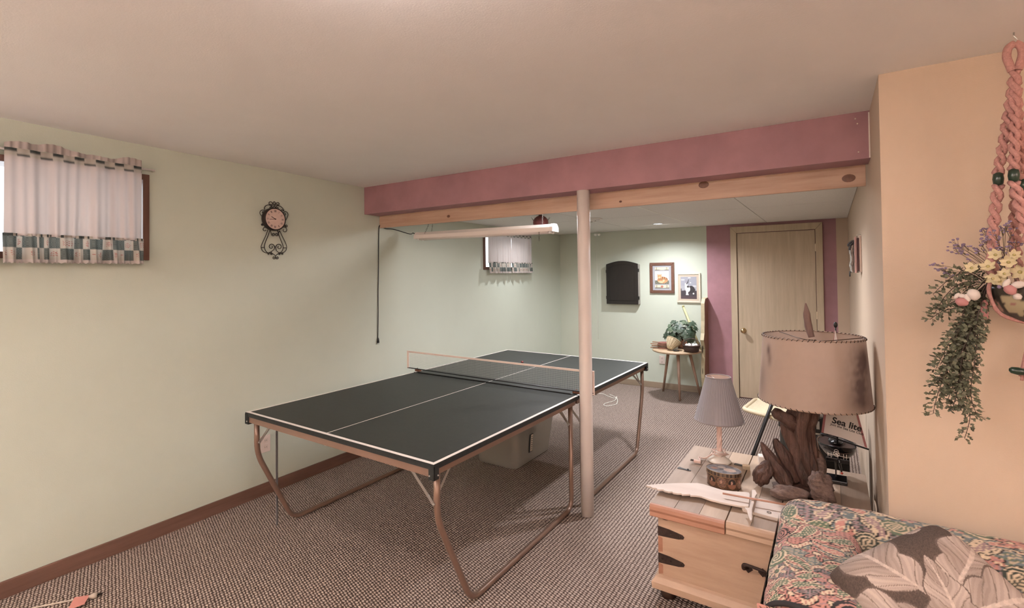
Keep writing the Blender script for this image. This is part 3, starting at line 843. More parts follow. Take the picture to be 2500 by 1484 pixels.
# ------------------------------------------------------------------ wall clock with wrought scrolls
IRON = M('dark_wrought_iron', (.028, .020, .016), .5, .4)
ck = thing('wall_clock', 'round wall clock in a black wrought iron scroll frame', 'clock', (.0, .482, 1.70))
def K(zx, zy, x=.009):
    return onx(580+zx/8.244, 470+zy/8.244, x)
def spiral(cx, cy, r0, r1, a0, turns, k=22, asp=1.0):
    return [(cx+(r0+(r1-r0)*i/k)*cos(a0+2*PI*turns*i/k), cy+asp*(r0+(r1-r0)*i/k)*sin(a0+2*PI*turns*i/k)) for i in range(k+1)]
curves = [
    [(610,745),(575,850),(520,970),(478,1070),(480,1130),(510,1180),(560,1210),(615,1215)],
    [(650,760),(610,880),(560,1000),(540,1080),(550,1140),(580,1190),(620,1212),(680,1185),(735,1140),(750,1080)]+spiral(680,1090,64,16,.1,-1.15),
    [(850,770),(900,880),(950,980),(985,1070),(985,1130),(960,1180),(910,1210),(850,1215)],
    [(800,745),(830,850),(880,980),(915,1070),(915,1130),(890,1185),(845,1210),(790,1175),(765,1110)]+spiral(835,1095,66,16,PI,1.15),
    [(478,1105),(545,1105)], [(920,1112),(988,1112)],
    [(610,1215)]+spiral(625,1232,20,6,-PI/2,-1.0), [(680,1190)]+spiral(680,1235,22,6,-PI/2,1.2),
    [(850,1215)]+spiral(845,1235,22,6,-PI/2,-1.1), [(905,1210)]+spiral(898,1232,20,6,-PI/2,1.2),
    [(640,1215),(700,1225),(750,1260),(765,1290)]+spiral(732,1310,30,8,-.2,1.1), [(900,1215),(820,1230),(775,1265),(762,1300)]+spiral(800,1310,30,8,PI,-1.1),
    [(660,760),(680,830)]+spiral(718,840,34,10,2.6,-1.2), [(840,770),(825,830)]+spiral(788,840,34,10,.4,1.2),
    [(490,480),(450,420),(462,370),(505,350),(545,365)]+spiral(515,395,28,8,-.6,1.0),
    [(945,600),(985,530),(1015,450),(1000,400),(960,383),(925,405)]+spiral(952,432,26,8,PI*1.1,-1.0),
    [(548,345),(540,305),(570,265),(625,248),(680,268),(700,300)]+spiral(670,300,26,10,0,1.0),
    [(765,300),(800,265),(860,275),(910,320),(932,370)]+spiral(890,365,24,8,0,-.8), [(770,300)]+spiral(800,310,26,8,PI,-1.2),
    [(735,255),(715,215),(735,182),(760,200),(750,235),(738,260)], [(700,270),(705,230),(690,195),(655,185),(632,210),(645,240)]+spiral(668,243,18,6,2.5,-.8),
    [(765,270),(770,235),(790,205),(820,200),(838,225),(825,250)]+spiral(805,245,18,6,.5,.8), [(735,265),(715,300),(735,325),(755,300),(735,265)],
    [(520,640)]+spiral(498,648,24,8,0,-1.3), [(945,650),(960,690)]+spiral(978,670,28,8,2.5,-1.2),
    [(590,705)]+spiral(550,740,44,26,-.6,-.85), [(860,720),(920,695),(965,700)]+spiral(948,755,46,26,-.9,.75)]
sf = None
for cv in curves:
    pts = smooth_path([K(*q) for q in cv], 3)
    G().tube(pts, .0026, 6).obj('scroll', IRON, ck)
# drum: axis along x
RX = Matrix.Rotation(PI/2, 3, 'Y')
cy_, cz_ = .458, 1.988
G().lathe([(.0001, .012), (.079, .012), (.084, .020), (.084, .052), (.080, .060), (.0755, .060), (.0745, .054), (.0001, .054)], (0, cy_, cz_), 40, rot=RX).obj('clock_case', IRON, ck)
G().lathe([(.0001, .0550), (.0750, .0550)], (0, cy_, cz_), 40, rot=RX).obj('dial', M('aged_dial', (.66, .50, .43), .5, var=.08, vscale=20), ck)
DK = M('dial_ink', (.05, .03, .025), .6)
for h in range(12):
    a = 2*PI*h/12; c = Vector((.0556, cy_+.058*sin(a), cz_+.058*cos(a)))
    rad = Vector((0, sin(a), cos(a))); tan = Vector((0, cos(a), -sin(a)))
    g = G()
    for o_ in {0: (-.006, -.002, .003, .006), 1: (0,), 2: (-.003, .003), 3: (-.004, 0, .004), 4: (-.005, .001, .005), 5: (0, .003), 6: (-.003, .003, .005), 7: (-.005, 0, .004), 8: (-.006, -.002, .002, .006), 9: (-.004, .002), 10: (-.001, .003), 11: (-.004, 0, .003)}[h]:
        g.obox(c+tan*o_, (.0003, 0, 0), tan*.0008, rad*.0075)
    g.obj('numeral', DK, ck)
for ang, L, w in ((math.radians(270-6), .044, .0016), (math.radians(298), .034, .0022)):
    rad = Vector((0, sin(ang), cos(ang))); tan = Vector((0, cos(ang), -sin(ang)))
    hd = G().obox(Vector((.0566, cy_, cz_))+rad*L*.42, (.0004, 0, 0), tan*w, rad*L*.58).obj('hand', DK, ck)
G().ball((.057, cy_, cz_), .0045, 8).obj('hand_hub', DK, ck)

# ------------------------------------------------------------------ far wall: cabinet and pictures
BW = WOOD('black_stained_wood', (.0075, .006, .005), (.017, .013, .010), (9, 9, .8), 5, .45, .0004)
yf = YF-.075
dc = thing('dartboard_cabinet', 'closed black arched dartboard cabinet on the far mint wall', 'cabinet', (.975, YF, 1.13))
def fpt(px, py, y): return ony(px, py, y)
L0, R0 = fpt(1479.5, 741, yf), fpt(1556.5, 744, yf)
TL_, TR_ = fpt(1480.5, 643, yf), fpt(1558, 646, yf)
x0, x1, z0, z1 = (L0[0]+TL_[0])/2, (R0[0]+TR_[0])/2, (L0[2]+R0[2])/2, (TL_[2]+TR_[2])/2
def arch(a, b, zb, zt, rise, n=16): return [(a, zb), (b, zb)]+[(b+(a-b)*i/n, zt+rise*sin(PI*i/n)) for i in range(n+1)]
G().prism(arch(x0+.01, x1+.008, z0+.004, z1-.01, .04), lambda u, v, w: (u, w, v), YF-.055, YF-.0005).obj('cabinet_body', M('cabinet_side', (.34, .32, .28), .6), dc)
dr = G().prism(arch(x0, x1, z0, z1, .045), lambda u, v, w: (u, w, v), yf, YF-.056).obj('door', BW, dc, bevel=.004)
G().prism(arch(x0+.045, x1-.045, z0+.05, z1-.045, .045), lambda u, v, w: (u, w, v), yf-.004, yf).obj('raised_panel', BW, dr, bevel=.0035, seg=1)
for (xx, zz) in ((x0-.002, z1-.1), (x0-.002, z0+.09), (x1+.004, z1-.09), (x1+.004, z0+.09)):
    G().box((xx-.008, YF-.062, zz-.022), (xx+.008, YF-.048, zz+.022)).obj('hinge', BLACK, dc, bevel=.002)

def picture(px0, py0, px1, py1, fw, fmat, label, colf, mat_col, mw, name='framed_picture', yy=YF-.022, nu=70, nv=96):
    a, b = ony(px0, py0, yy), ony(px1, py1, yy)
    x0, x1, z0, z1 = a[0], b[0], b[2], a[2]
    r = thing(name, label, 'picture', ((x0+x1)/2, YF, z0))
    f = fw
    for poly in ([(x0, z0), (x1, z0), (x1-f, z0+f), (x0+f, z0+f)], [(x0, z1), (x0+f, z1-f), (x1-f, z1-f), (x1, z1)],
                 [(x0, z0), (x0+f, z0+f), (x0+f, z1-f), (x0, z1)], [(x1, z0), (x1, z1), (x1-f, z1-f), (x1-f, z0+f)]):
        G().prism(poly, lambda u, v, w: (u, w, v), yy, YF-.001).obj('frame_side', fmat, r, bevel=.003)
    G().box((x0+f, yy+.008, z0+f), (x1-f, YF-.002, z1-f)).obj('mat_board', M(name+label[:6]+'_mat', mat_col, .8), r)
    X0, X1, Z0, Z1 = x0+f+mw[0], x1-f-mw[0], z0+f+mw[1], z1-f-mw[1]
    G().grid(lambda u, v: (X0+(X1-X0)*u, yy+.0072, Z0+(Z1-Z0)*v), nu, nv, sm=False, colf=colf).obj('print', M('print_paper', attr=True, rough=.7), r)
    return r
def ell(u, v, cx, cy, rx, ry): return ((u-cx)/rx)**2+((v-cy)/ry)**2 < 1
def cat_col(u, v):
    cream = (.62, .56, .42)
    if v > .86 or v < .16:
        b = v > .5; e = .86+.015*sin(u*9) if b else .16-.015*sin(u*9)
        if (b and v < e+.02) or ((not b) and v < .04+.012*sin(u*7)): return (.16, .15, .12)
        if (not b) and ell(u, v, .5, .09, .10, .05): return (.42, .16, .12)
        if ell(u, v, .12, v, .05, 1) or ell(u, v, .85, v, .06, 1): return (.40, .36, .26)
        return cream
    if v > .82 or .16 <= v < .20: return (.32, .33, .35)
    orange, pale, dk = (.50, .26, .12), (.66, .48, .28), (.14, .06, .035)
    body = ell(u, v, .55, .40, .38, .155); head = ell(u, v, .33, .56, .15, .10)
    ear = (abs(u-.23) < .05 and .60 < v < .69-abs(u-.21)) or (abs(u-.43) < .05 and .60 < v < .69-abs(u-.45))
    if head or ear:
        if ell(u, v, .27, .58, .02, .012) or ell(u, v, .38, .58, .02, .012): return (.1, .07, .03)
        if ell(u, v, .33, .53, .07, .04): return pale
        return (.55, .33, .17)
    if body:
        if v > .40 and math.sin((u+.25*(v-.4))*46) > .35: return dk
        if ell(u, v, .40, .30, .20, .05) or ell(u, v, .62, .38, .07, .07): return pale
        return orange
    if v < .38: return (.20, .20, .14) if math.sin(u*40)*math.sin(v*60) > .1 else (.13, .13, .10)
    return (.60, .60, .55)
picture(1585.5, 641.5, 1646.5, 716, .040, WOOD('brown_frame_wood', (.10, .045, .028), (.17, .08, .05), (5, 5, 5), 8, .45), 'brown framed print of a striped orange cat on the far wall', cat_col, (.34, .35, .37), (.030, .024))
def hare_col(u, v):
    wht, blk = (.72, .71, .68), (.035, .03, .032)
    for (cx, lean) in ((.36, -.18), (.44, .35)):
        if .70 < v < .88 and abs((u-cx)-lean*(v-.72)*1.1) < .025*(1-(v-.70)/.2)+.012: return blk if lean > 0 else (.25, .24, .26)
    if ell(u, v, .335, .66, .075, .07): return blk if u > .345 and v > .66 else wht
    neck = ell(u, v, .36, .53, .10, .16); chest = ell(u, v, .44, .44, .16, .13); rump = ell(u, v, .66, .42, .22, .17)
    if ell(u, v, .80, .24, .05, .035): return wht
    if ell(u, v, .46, .55, .07, .05): return blk
    if neck or (chest and u < .60): return wht
    if rump: return blk
    if .34 < u < .46 and .20 < v < .36: return wht
    if ell(u, v, .41, .19, .10, .02): return wht
    if v < .36+.03*sin(u*3): return (.055, .045, .05) if v > .12 else (.075, .05, .055)
    if v < .46 and math.sin(u*22+1) > .55 and (u < .3 or u > .8): return (.08, .08, .09)
    for (cx, cy, rx) in ((.14, .86, .12), (.55, .95, .10), (.62, .73, .05), (.86, .58, .12)):
        if ell(u, v, cx, cy, rx, .022): return (.62, .62, .63)
    return (.30, .31, .35) if v > .6 else (.34, .35, .38)
picture(1651.5, 666.5, 1711, 739.5, .022, M('cream_frame_paint', (.60, .57, .46), .5, var=.08, vscale=40), 'cream framed print of a black and white rabbit on the far wall', hare_col, (.50, .42, .33), (.028, .028))

# ------------------------------------------------------------------ little round table and what it carries
rt = thing('round_side_table', 'small round wooden table on splayed tapered legs at the far wall', 'table', (1.815, 4.675, 0))
RTW = WOOD('tan_table_wood', (.33, .23, .14), (.47, .35, .23), (1.5, 7, 1), 4, .45)
G().lathe([(.0001, .572), (.275, .572), (.292, .580), (.292, .592), (.284, .600), (.0001, .600)], (1.815, 4.675, 0), 48).obj('table_top', RTW, rt)
for (fx, fy) in ((1.575, 4.90), (1.888, 4.51), (2.047, 4.875)):
    tx_, ty_ = 1.815+(fx-1.815)*.55, 4.675+(fy-4.675)*.55
    G().tube([(tx_, ty_, .572), (fx, fy, .003)], [.021, .013], 8).obj('leg', WOOD('leg_wood', (.26, .16, .11), (.38, .25, .18), (6, 6, 1), 5, .45), rt)
ZT = .6005
# ivy
iv = thing('potted_ivy', 'bushy dark green ivy plant standing on the little round table', 'plant', (1.85, 4.83, ZT))
G().lathe([(.0001, 0), (.055, 0), (.072, .10), (.066, .10), (.05, .01)], (1.85, 4.83, ZT), 20).obj('pot', M('terracotta', (.30, .15, .09), .8), iv)
rnd = random.Random(5)
LV = [M('ivy_leaf_%d' % i, c, .45, var=.25, vscale=25) for i, c in enumerate(((.030, .055, .032), (.055, .085, .055), (.10, .14, .085)))]
leafpoly = [(0, 0), (.28, -.12), (.55, .10), (.34, .30), (.46, .62), (.18, .60), (0, 1.0), (-.18, .60), (-.46, .62), (-.34, .30), (-.55, .10), (-.28, -.12)]
lm = bpy.data.meshes.new('ivy_leaf')
lm.from_pydata([(x, y, -.18*x*x-.10*y*y) for x, y in leafpoly]+[(0, .3, .04)], [], [(i, (i+1) % 12, 12) for i in range(12)])
meshes = []
for q in LV:
    m2 = lm.copy(); m2.materials.append(q); meshes.append(m2)
cen = ony(1662, 811, 4.80); st = G()
for i in range(92):
    th, u = rnd.uniform(0, 2*PI), rnd.uniform(-.6, 1)
    rr = rnd.uniform(.62, 1.0); sq = math.sqrt(1-u*u)
    pos = Vector((cen[0]+.215*rr*sq*cos(th), 4.80+.15*rr*sq*sin(th), cen[2]+.0+.185*rr*u))
    if pos.y > YF-.05: continue
    o = bpy.data.objects.new('leaf', meshes[rnd.choice((0, 0, 1, 1, 2))]); COL.objects.link(o); o.parent = iv
    s_ = rnd.uniform(.055, .085)
    nrm = Vector((cos(th)*sq, sin(th)*sq-.5, u+.35)).normalized()
    q = nrm.to_track_quat('Z', 'Y') @ Matrix.Rotation(rnd.uniform(-1.4, 1.4)+PI, 3, 'Z').to_quaternion()
    o.rotation_mode = 'QUATERNION'; o.rotation_quaternion = q; o.scale = (s_, s_, s_)
    o.location = pos-org(iv)
    if i % 4 == 0:
        st.tube(smooth_path([(1.85, 4.83, ZT+.09), (1.85+(pos.x-1.85)*.4, 4.83+(pos.y-4.83)*.4, ZT+.16+(pos.z-.7)*.4), pos], 4), .0022, 5)
st.obj('stems', M('ivy_stem', (.06, .05, .025), .7), iv)
# cone basket
bc = ony(1641, 838, 4.56)
WICK = M('pale_wicker', (.52, .43, .28), .75, var=.25, vscale=90, bump=.002, bscale=120)
cb = thing('cone_basket', 'pale woven cone basket tipped over on the little round table', 'basket', (bc[0], 4.56, ZT))
rot = Matrix.Rotation(math.radians(22), 3, 'Y') @ Matrix.Rotation(math.radians(-32), 3, 'X')
prof = [(.0001, -.075), (.030, -.075), (.045, -.045), (.070, .0), (.083, .035), (.088, .05), (.084, .05), (.066, .0), (.04, -.045), (.0001, -.065)]
G().lathe(prof, (bc[0], 4.56, ZT+.082), 26, rot=rot).obj('woven_body', WICK, cb)
g = G()
for k in range(3): g.lathe([(.089+.004*cos(a), .05+.004*sin(a)) for a in [2*PI*i/6 for i in range(7)]], (bc[0], 4.56, ZT+.082), 26, rot=rot); break
g.obj('rim', WICK, cb)
gw = G()
for i in range(16):
    a = 2*PI*i/16
    gw.tube([Vector((bc[0], 4.56, ZT+.082))+rot @ Vector((r_*1.01*cos(a), r_*1.01*sin(a), z_)) for r_, z_ in ((.032, -.073), (.047, -.043), (.072, 0), (.089, .045))], .0022, 4)
gw.obj('ribs', WICK, cb)
# dark basket with balls
dbp = ony(1685, 852, 4.50)
db = thing('dark_basket', 'round dark brown woven basket with a hoop handle on the little round table', 'basket', (dbp[0], 4.53, ZT))
DWK = M('dark_wicker', (.050, .025, .017), .55, var=.35, vscale=80, bump=.003, bscale=110)
dx_ = dbp[0]; yb_ = 4.56
G().lathe([(.0001, .002), (.080, .002), (.088, .03), (.100, .078), (.094, .078), (.082, .03), (.0001, .012)], (dx_, yb_, ZT), 30).obj('woven_body', DWK, db)
g = G()
for z, r_ in ((.02, .086), (.042, .092), (.062, .097)): g.tube([(dx_+r_*cos(t_), yb_+r_*sin(t_), ZT+z) for t_ in [2*PI*i/28 for i in range(28)]], .0032, 5, closed=True)
g.tube([(dx_+.101*cos(t_), yb_+.101*sin(t_), ZT+.079) for t_ in [2*PI*i/28 for i in range(28)]], .0055, 6, closed=True)
g.obj('woven_band', DWK, db)
G().tube([(dx_+.100*cos(t_), yb_+.03*sin(t_), ZT+.08+.075*sin(t_)) for t_ in [PI*i/18 for i in range(19)]], .0045, 6).obj('handle', DWK, db)
for (bx_, by_) in ((-.045, -.035), (-.006, -.052), (.038, -.035), (-.025, .012), (.022, .010), (.052, .02)):
    tag(G().ball((dx_+bx_, yb_+by_, ZT+.080), .0195, 16).obj('white_ball', M('white_ball_plastic', (.86, .84, .80), .35)),
        'white ball lying in the dark woven basket', 'ball', 'white balls in the dark basket')
# paddles
PADW = M('paddle_wood', (.30, .19, .12), .5)
PADR = [M('paddle_rubber_%d' % i, c, .6) for i, c in enumerate(((.16, .045, .035), (.22, .075, .055), (.05, .04, .035), (.13, .045, .04)))]
for i in range(5):
    a = math.radians((192, 176, 205, 185, 168)[i]); cx, cyy = 1.662+.006*((i*7) % 3-1), 4.665+.007*((i*5) % 3-1); z = ZT+i*.0155
    pr = thing('table_tennis_paddle', ('bottom', 'second lowest', 'middle', 'second highest', 'top')[i]+' wooden paddle of the pile on the little round table', 'paddle', (cx, cyy, z), 'paddles piled on the round table')
    poly = [(cx+.074*cos(t_), cyy+.078*sin(t_)) for t_ in [2*PI*k/24 for k in range(24)]]
    G().prism(poly, lambda u, v, w: (u, v, w), z+.004, z+.010).obj('blade', PADW, pr)
    for zz in (0, .0102): G().prism([(cx+(q[0]-cx)*.97, cyy+(q[1]-cyy)*.97) for q in poly], lambda u, v, w: (u, v, w), z+zz, z+zz+.0038).obj('rubber', PADR[(i+(zz > 0)) % 4], pr)
    G().obox((cx+.112*cos(a), cyy+.112*sin(a), z+.0075), (.046*cos(a), .046*sin(a), 0), (-.013*sin(a), .013*cos(a), 0), (0, 0, .0068)).obj('handle', PADW, pr, bevel=.003)
hp = onz(1651, 858, ZT)
gl = thing('black_clip', 'small black plastic clip on the little round table beside the cone basket', 'clip', (hp[0], hp[1], ZT))
G().tube([(hp[0]-.03, hp[1]+.01, ZT+.006), (hp[0]-.01, hp[1]-.012, ZT+.010), (hp[0]+.02, hp[1]-.012, ZT+.016), (hp[0]+.03, hp[1]+.006, ZT+.010), (hp[0]+.01, hp[1]+.016, ZT+.006)], .0055, 7).obj('loop', BLACK, gl)
G().box((hp[0]-.035, hp[1]-.002, ZT), (hp[0]+.005, hp[1]+.016, ZT+.012)).obj('jaw', BLACK, gl, bevel=.003)

# ------------------------------------------------------------------ cream edged panel with slanted pole
ps = thing('wooden_stand_panel', 'tall cream edged brown wooden panel with a slanted pole beside the plum wall', 'panel', (2.105, 4.9, 0))
CRE = M('cream_edge_paint', (.47, .41, .26), .6, var=.1, vscale=30)
outl = [(0.001, 4.86), (.12, 4.83), (.25, 4.79), (.40, 4.80), (.50, 4.832), (.60, 4.84), (.66, 4.81), (.72, 4.775), (.80, 4.82), (.95, 4.845), (1.17, 4.85), (1.225, 4.90), (1.235, 5.04)]
poly = [(y, z) for z, y in outl]+[(5.04, .001)]
G().prism(poly, lambda u, v, w: (w, u, v), 2.100, 2.124).obj('panel_face', M('brown_panel', (.26, .14, .085), .55, var=.1, vscale=12), ps)
g = G()
for i in range(len(outl)-1):
    (za, ya), (zb, yb) = outl[i], outl[i+1]
    g.add([(2.080, ya-.006, za), (2.122, ya-.006, za), (2.122, yb-.006, zb), (2.080, yb-.006, zb), (2.080, ya+.016, za), (2.122, ya+.016, za), (2.122, yb+.016, zb), (2.080, yb+.016, zb)],
          [(0,1,2,3),(7,6,5,4),(0,4,5,1),(1,5,6,2),(2,6,7,3),(3,7,4,0)])
g.obj('edge_band', CRE, ps)
for (z, y) in ((.60, 4.80), (.33, 4.80)):
    G().ball((2.0985, y, z), .02, 10, sx=.2, sz=2.4).obj('slot', M('slot_dark', (.03, .025, .015), .9), ps)
a_, b_ = ony(1667, 746, 5.035), ony(1719, 873, 4.93)
G().tube([a_, b_], .0135, 12).obj('pole', M('bamboo_yellow', (.58, .53, .27), .45, var=.12, vscale=14), ps)
G().tube([a_+(a_-b_)*.002, a_+(b_-a_)*.03], .0145, 12).obj('pole_cap', M('pole_tip', (.40, .37, .17), .5), ps)
# ------------------------------------------------------------------ pine chest
ZL = .455
ch = thing('pine_chest', 'low square pine chest with iron straps standing beside the sofa', 'chest', (3.14, 1.215, 0))
CH1 = WOOD('honey_pine', (.45, .295, .20), (.60, .425, .30), (1.2, 9, 9), 3.5, .5)
CHT = [WOOD('lid_pine_light', (.37, .27, .19), (.48, .36, .265), (10, .8, 9), 3.5, .45), WOOD('lid_pine_grey', (.26, .19, .14), (.35, .26, .195), (10, .8, 9), 3.5, .45), WOOD('lid_pine_tan', (.39, .28, .19), (.50, .36, .255), (10, .8, 9), 3.2, .45)]
RED = WOOD('red_pine_moulding', (.33, .15, .09), (.47, .24, .155), (1, 9, 9), 3.5, .42)
B((2.727, .776, .06), (3.557, 1.655, .418)).obj('body', CH1, ch, bevel=.003)
g = G()
mo = [(0, 0), (.026, 0), (.028, .030), (.020, .040), (.012, .052), (0, .060)]
def rim(g, x0, y0, x1, y1, z, prof, m=0):
    """moulding around the four sides; prof (outward, up)"""
    n = len(prof); vs = []
    for (cx, cy, sx, sy) in ((x0, y0, -1, -1), (x1, y0, 1, -1), (x1, y1, 1, 1), (x0, y1, -1, 1)):
        vs += [(cx+sx*o_, cy+sy*o_, z+h) for o_, h in prof]
    fs = [(k*n+i, ((k+1) % 4)*n+i, ((k+1) % 4)*n+i+1, k*n+i+1) for k in range(4) for i in range(n-1)]
    g.add(vs, fs, m)
rim(g, 2.727, .776, 3.557, 1.655, .056, mo)
g.obj('base_moulding', CH1, ch)
for (x, y) in ((2.76, .82), (3.50, .82), (2.76, 1.60), (3.50, 1.60)):
    G().lathe([(.0001, 0), (.035, 0), (.04, .03), (.03, .06), (.0001, .06)], (x, y, 0.001), 14).obj('bun_foot', M('dark_foot', (.05, .025, .015), .6), ch)
lids = ((2.697, 3.0325, 3, RED, .742), (3.0365, 3.2325, 2, CH1, .750), (3.2365, 3.588, 3, CH1, .750))
for li, (x0, x1, npl, mm, yf_) in enumerate(lids):
    lp = B((x0, yf_+.022, .420), (x1, 1.683, .436)).obj('lid_panel', CHT[0], ch)
    w = (x1-x0)/npl
    for k in range(npl):
        B((x0+w*k+.0006, yf_+.022, .436), (x0+w*(k+1)-.0006, 1.683, ZL)).obj('plank', CHT[(k+li*2+1) % 3 if not (li == 0 and k == 1) else 1], lp, bevel=.0012)
    ml = G().prism([(0, .402), (.004, .398), (.022, .402), (.022, ZL), (.008, ZL), (.001, .446), (-.002, .432), (.004, .420)], lambda u, v, q: (q, yf_+u, v), x0, x1)
    ml.obj('front_moulding', mm, lp, bevel=.0015)
IR = M('worn_black_iron', (.045, .026, .020), .6, .3, var=.4, vscale=60, bump=.001, bscale=80)
for (za, zb) in ((.346, .300), (.218, .172)):
    zc_ = (za+zb)/2; yy = .776
    poly = [(2.7265, zb), (2.785, zb+.004), (2.822, zc_-.016), (2.846, zc_-.010), (2.850, zc_), (2.842, zc_+.008), (2.82, zc_+.012), (2.78, za-.004), (2.7265, za)]
    q = G().prism(poly, lambda u, v, w: (u, w, v), yy-.003, yy).obj('iron_strap', IR, ch)
    for u in (2.745, 2.785, 2.832): G().ball((u, yy-.003, zc_-.002), .0045, 8).obj('nail', IR, q)
G().prism([(2.762+.042*cos(t_), .418+.036*sin(t_)) for t_ in [PI+PI*i/14 for i in range(15)]], lambda u, v, w: (u, w, v), .7735, .776).obj('iron_crescent', IR, ch)
for (za, zb) in ((.298, .222), (.170, .118)):
    G().prism([(2.7268, za), (2.748, za-.006), (2.748, zb+.006), (2.7268, zb)], lambda u, v, w: (u, w, v), .7748, .7765).obj('dovetail', RED, ch)
h0, h1 = ony(1817, 1385, .76), ony(1870, 1402, .76)
hd = G().tube(fillet([(h0[0]+.012, .774, h0[2]-.004), (h0[0]-.004, .748, h0[2]-.004), (h0[0]-.002, .740, h0[2]+.026), (h1[0], .740, h0[2]+.018), (h1[0]+.002, .748, h0[2]-.006), (h1[0]-.012, .774, h0[2]-.006)], .02, 5), .0062, 10).obj('drop_handle', IR, ch)
for hx in (h0[0]+.014, h1[0]-.014): G().obox((hx, .7740, h0[2]-.008), (.0095, 0, .0095), (0, .002, 0), (-.0095, 0, .0095)).obj('handle_plate', IR, hd, bevel=.001)

# ------------------------------------------------------------------ driftwood lamp
DW = WOOD('driftwood_brown', (.018, .008, .006), (.17, .088, .063), (8, 8, 1.1), 9, .48, .010)
DW2 = WOOD('driftwood_pale', (.07, .04, .03), (.28, .185, .148), (4, 7, 7), 11, .6, .010)
SCX, SCY = 3.362, 1.352
dl = thing('driftwood_lamp', 'tall table lamp with driftwood root base and laced parchment shade', 'lamp', (SCX, 1.30, ZL))
def onlid(g):
    g.v = [(x, y, max(z, ZL+.0008)) for x, y, z in g.v]; return g
def bumpy(pts, rad, seed, k=7, n=18, amp=.25, fl=None, twist=1.5, ridge=.26):
    path = smooth_path(pts, k); m_ = len(path)
    rs = [np.interp(i/(m_-1), np.linspace(0, 1, len(rad)), rad) for i in range(m_)]
    g = G(); g.tube(path, [float(q) for q in rs], n, flat=fl)
    out = []
    for idx, v in enumerate(g.v):
        i, j = divmod(idx, n)
        if i >= m_: out.append(v); continue
        c = path[i]; d_ = Vector(v)-c; a = 2*PI*j/n
        q = 1+amp*(mnoise.noise(Vector((cos(a+twist*i/m_)*1.6, sin(a+twist*i/m_)*1.6, seed+i/m_*2.2)))+.55*mnoise.noise(Vector((cos(a)*4.5, sin(a)*4.5, seed*2+i/m_*1.4))))
        q += ridge*(abs(sin(3.5*a+twist*2*i/m_+2*mnoise.noise(Vector((seed, i/m_*3, a)))))-.5)
        out.append(tuple(c+d_*q))
    g.v = out
    return onlid(g)
bumpy([(3.350, 1.31, ZL+.018), (3.335, 1.33, .52), (3.318, 1.34, .60), (3.310, 1.35, .68), (3.305, 1.35, .76), (3.325, 1.352, .83), (3.34, 1.352, .90)], [.034, .052, .056, .054, .060, .060, .05], 1.3, n=44, amp=.30).obj('trunk', DW, dl)
bumpy([(3.300, 1.34, .74), (3.275, 1.315, .775), (3.240, 1.295, .805), (3.205, 1.285, .828), (3.183, 1.285, .845)], [.034, .036, .030, .026, .012], 4.1, n=18, amp=.3).obj('branch', DW, dl)
bumpy([(3.255, 1.335, .645), (3.238, 1.33, .70), (3.225, 1.33, .76), (3.235, 1.33, .815)], [.012, .016, .014, .012], 7.7, n=12, amp=.3).obj('branch', DW, dl)
t1 = ony(1858, 1078, 1.24)
bumpy([(3.250, 1.250, ZL+.034), (3.225, 1.245, .52), (3.195, 1.243, .56), (3.155, 1.242, .63), tuple(t1)], [.030, .036, .034, .022, .003], 2.9, n=32, amp=.3).obj('spike', DW, dl)
t2 = ony(1893, 1070, 1.30)
bumpy([(3.278, 1.30, ZL+.034), (3.26, 1.30, .53), (3.235, 1.30, .60), tuple(t2+np.array([.01, 0, -.03])), tuple(t2)], [.025, .030, .030, .020, .008], 5.2, n=32, amp=.28).obj('spike', DW, dl)
pA = ony(1863, 1165, 1.215)
onlid(G().lump((pA[0], 1.215, ZL+.076), (.040, .045, .066), Matrix.Rotation(.45, 3, 'Y'), n=44, amp=.28, fr=1.8, seed=2.2, groove=.05)).obj('burl', DW, dl)
pB = ony(1929, 1208, 1.115)
onlid(G().lump((pB[0], 1.115, ZL+.042), (.082, .040, .034), Matrix.Rotation(-.12, 3, 'Y'), n=44, amp=.28, fr=1.9, seed=6.4, groove=.04)).obj('root_knuckle', DW2, dl)
pC = ony(2003, 1190, 1.15)
onlid(G().lump((pC[0]+.003, 1.15, ZL+.082), (.050, .050, .072), Matrix.Rotation(-.2, 3, 'Y'), n=44, amp=.34, fr=1.9, seed=9.1, groove=.04)).obj('root_knuckle', DW2, dl)
bumpy([(3.375, 1.27, ZL+.045), (3.380, 1.33, .54), (3.375, 1.36, .60), (3.365, 1.37, .655)], [.04, .036, .03, .010], 3.3, n=16, amp=.28).obj('root_knuckle', DW2, dl)
onlid(G().lump((3.30, 1.26, ZL+.017), (.12, .10, .0125), amp=.2, seed=1.1)).obj('base_slab', DW, dl)
# shade
zs0, zs1, rs0, rs1 = .900, 1.232, .2505, .2255
def blob(a, z, ca, cz, ra, rz):
    d_ = (a-ca+PI) % (2*PI)-PI
    return math.exp(-((d_/ra)**2+((z-cz)/rz)**2))
def shade_col(a, r, z):
    n_ = mnoise.noise(Vector((cos(a)*3, sin(a)*3, z*6)))*.5+mnoise.noise(Vector((cos(a)*14, sin(a)*14, z*40)))*.35
    k = .75*blob(a, z, -.62, 1.06, .30, .13)*(1+n_*1.5)+.7*blob(a, z, -.42, 1.15, .2, .05)+.30*blob(a, z, -.7, .95, .25, .05)+.85*blob(a, z, -2.52, 1.165, .06, .026)+.55*blob(a, z, -2.46, 1.12, .06, .035)+.4*blob(a, z, -2.75, 1.0, .2, .11)+.3*blob(a, z, -.62, .955, .035, .012)
    k = min(max(k+.05*n_, 0), .85)
    base = np.array((.47, .355, .285))*(1+.10*n_); dark = np.array((.10, .058, .05))
    return tuple(base*(1-k)+dark*k)
NZ = 46
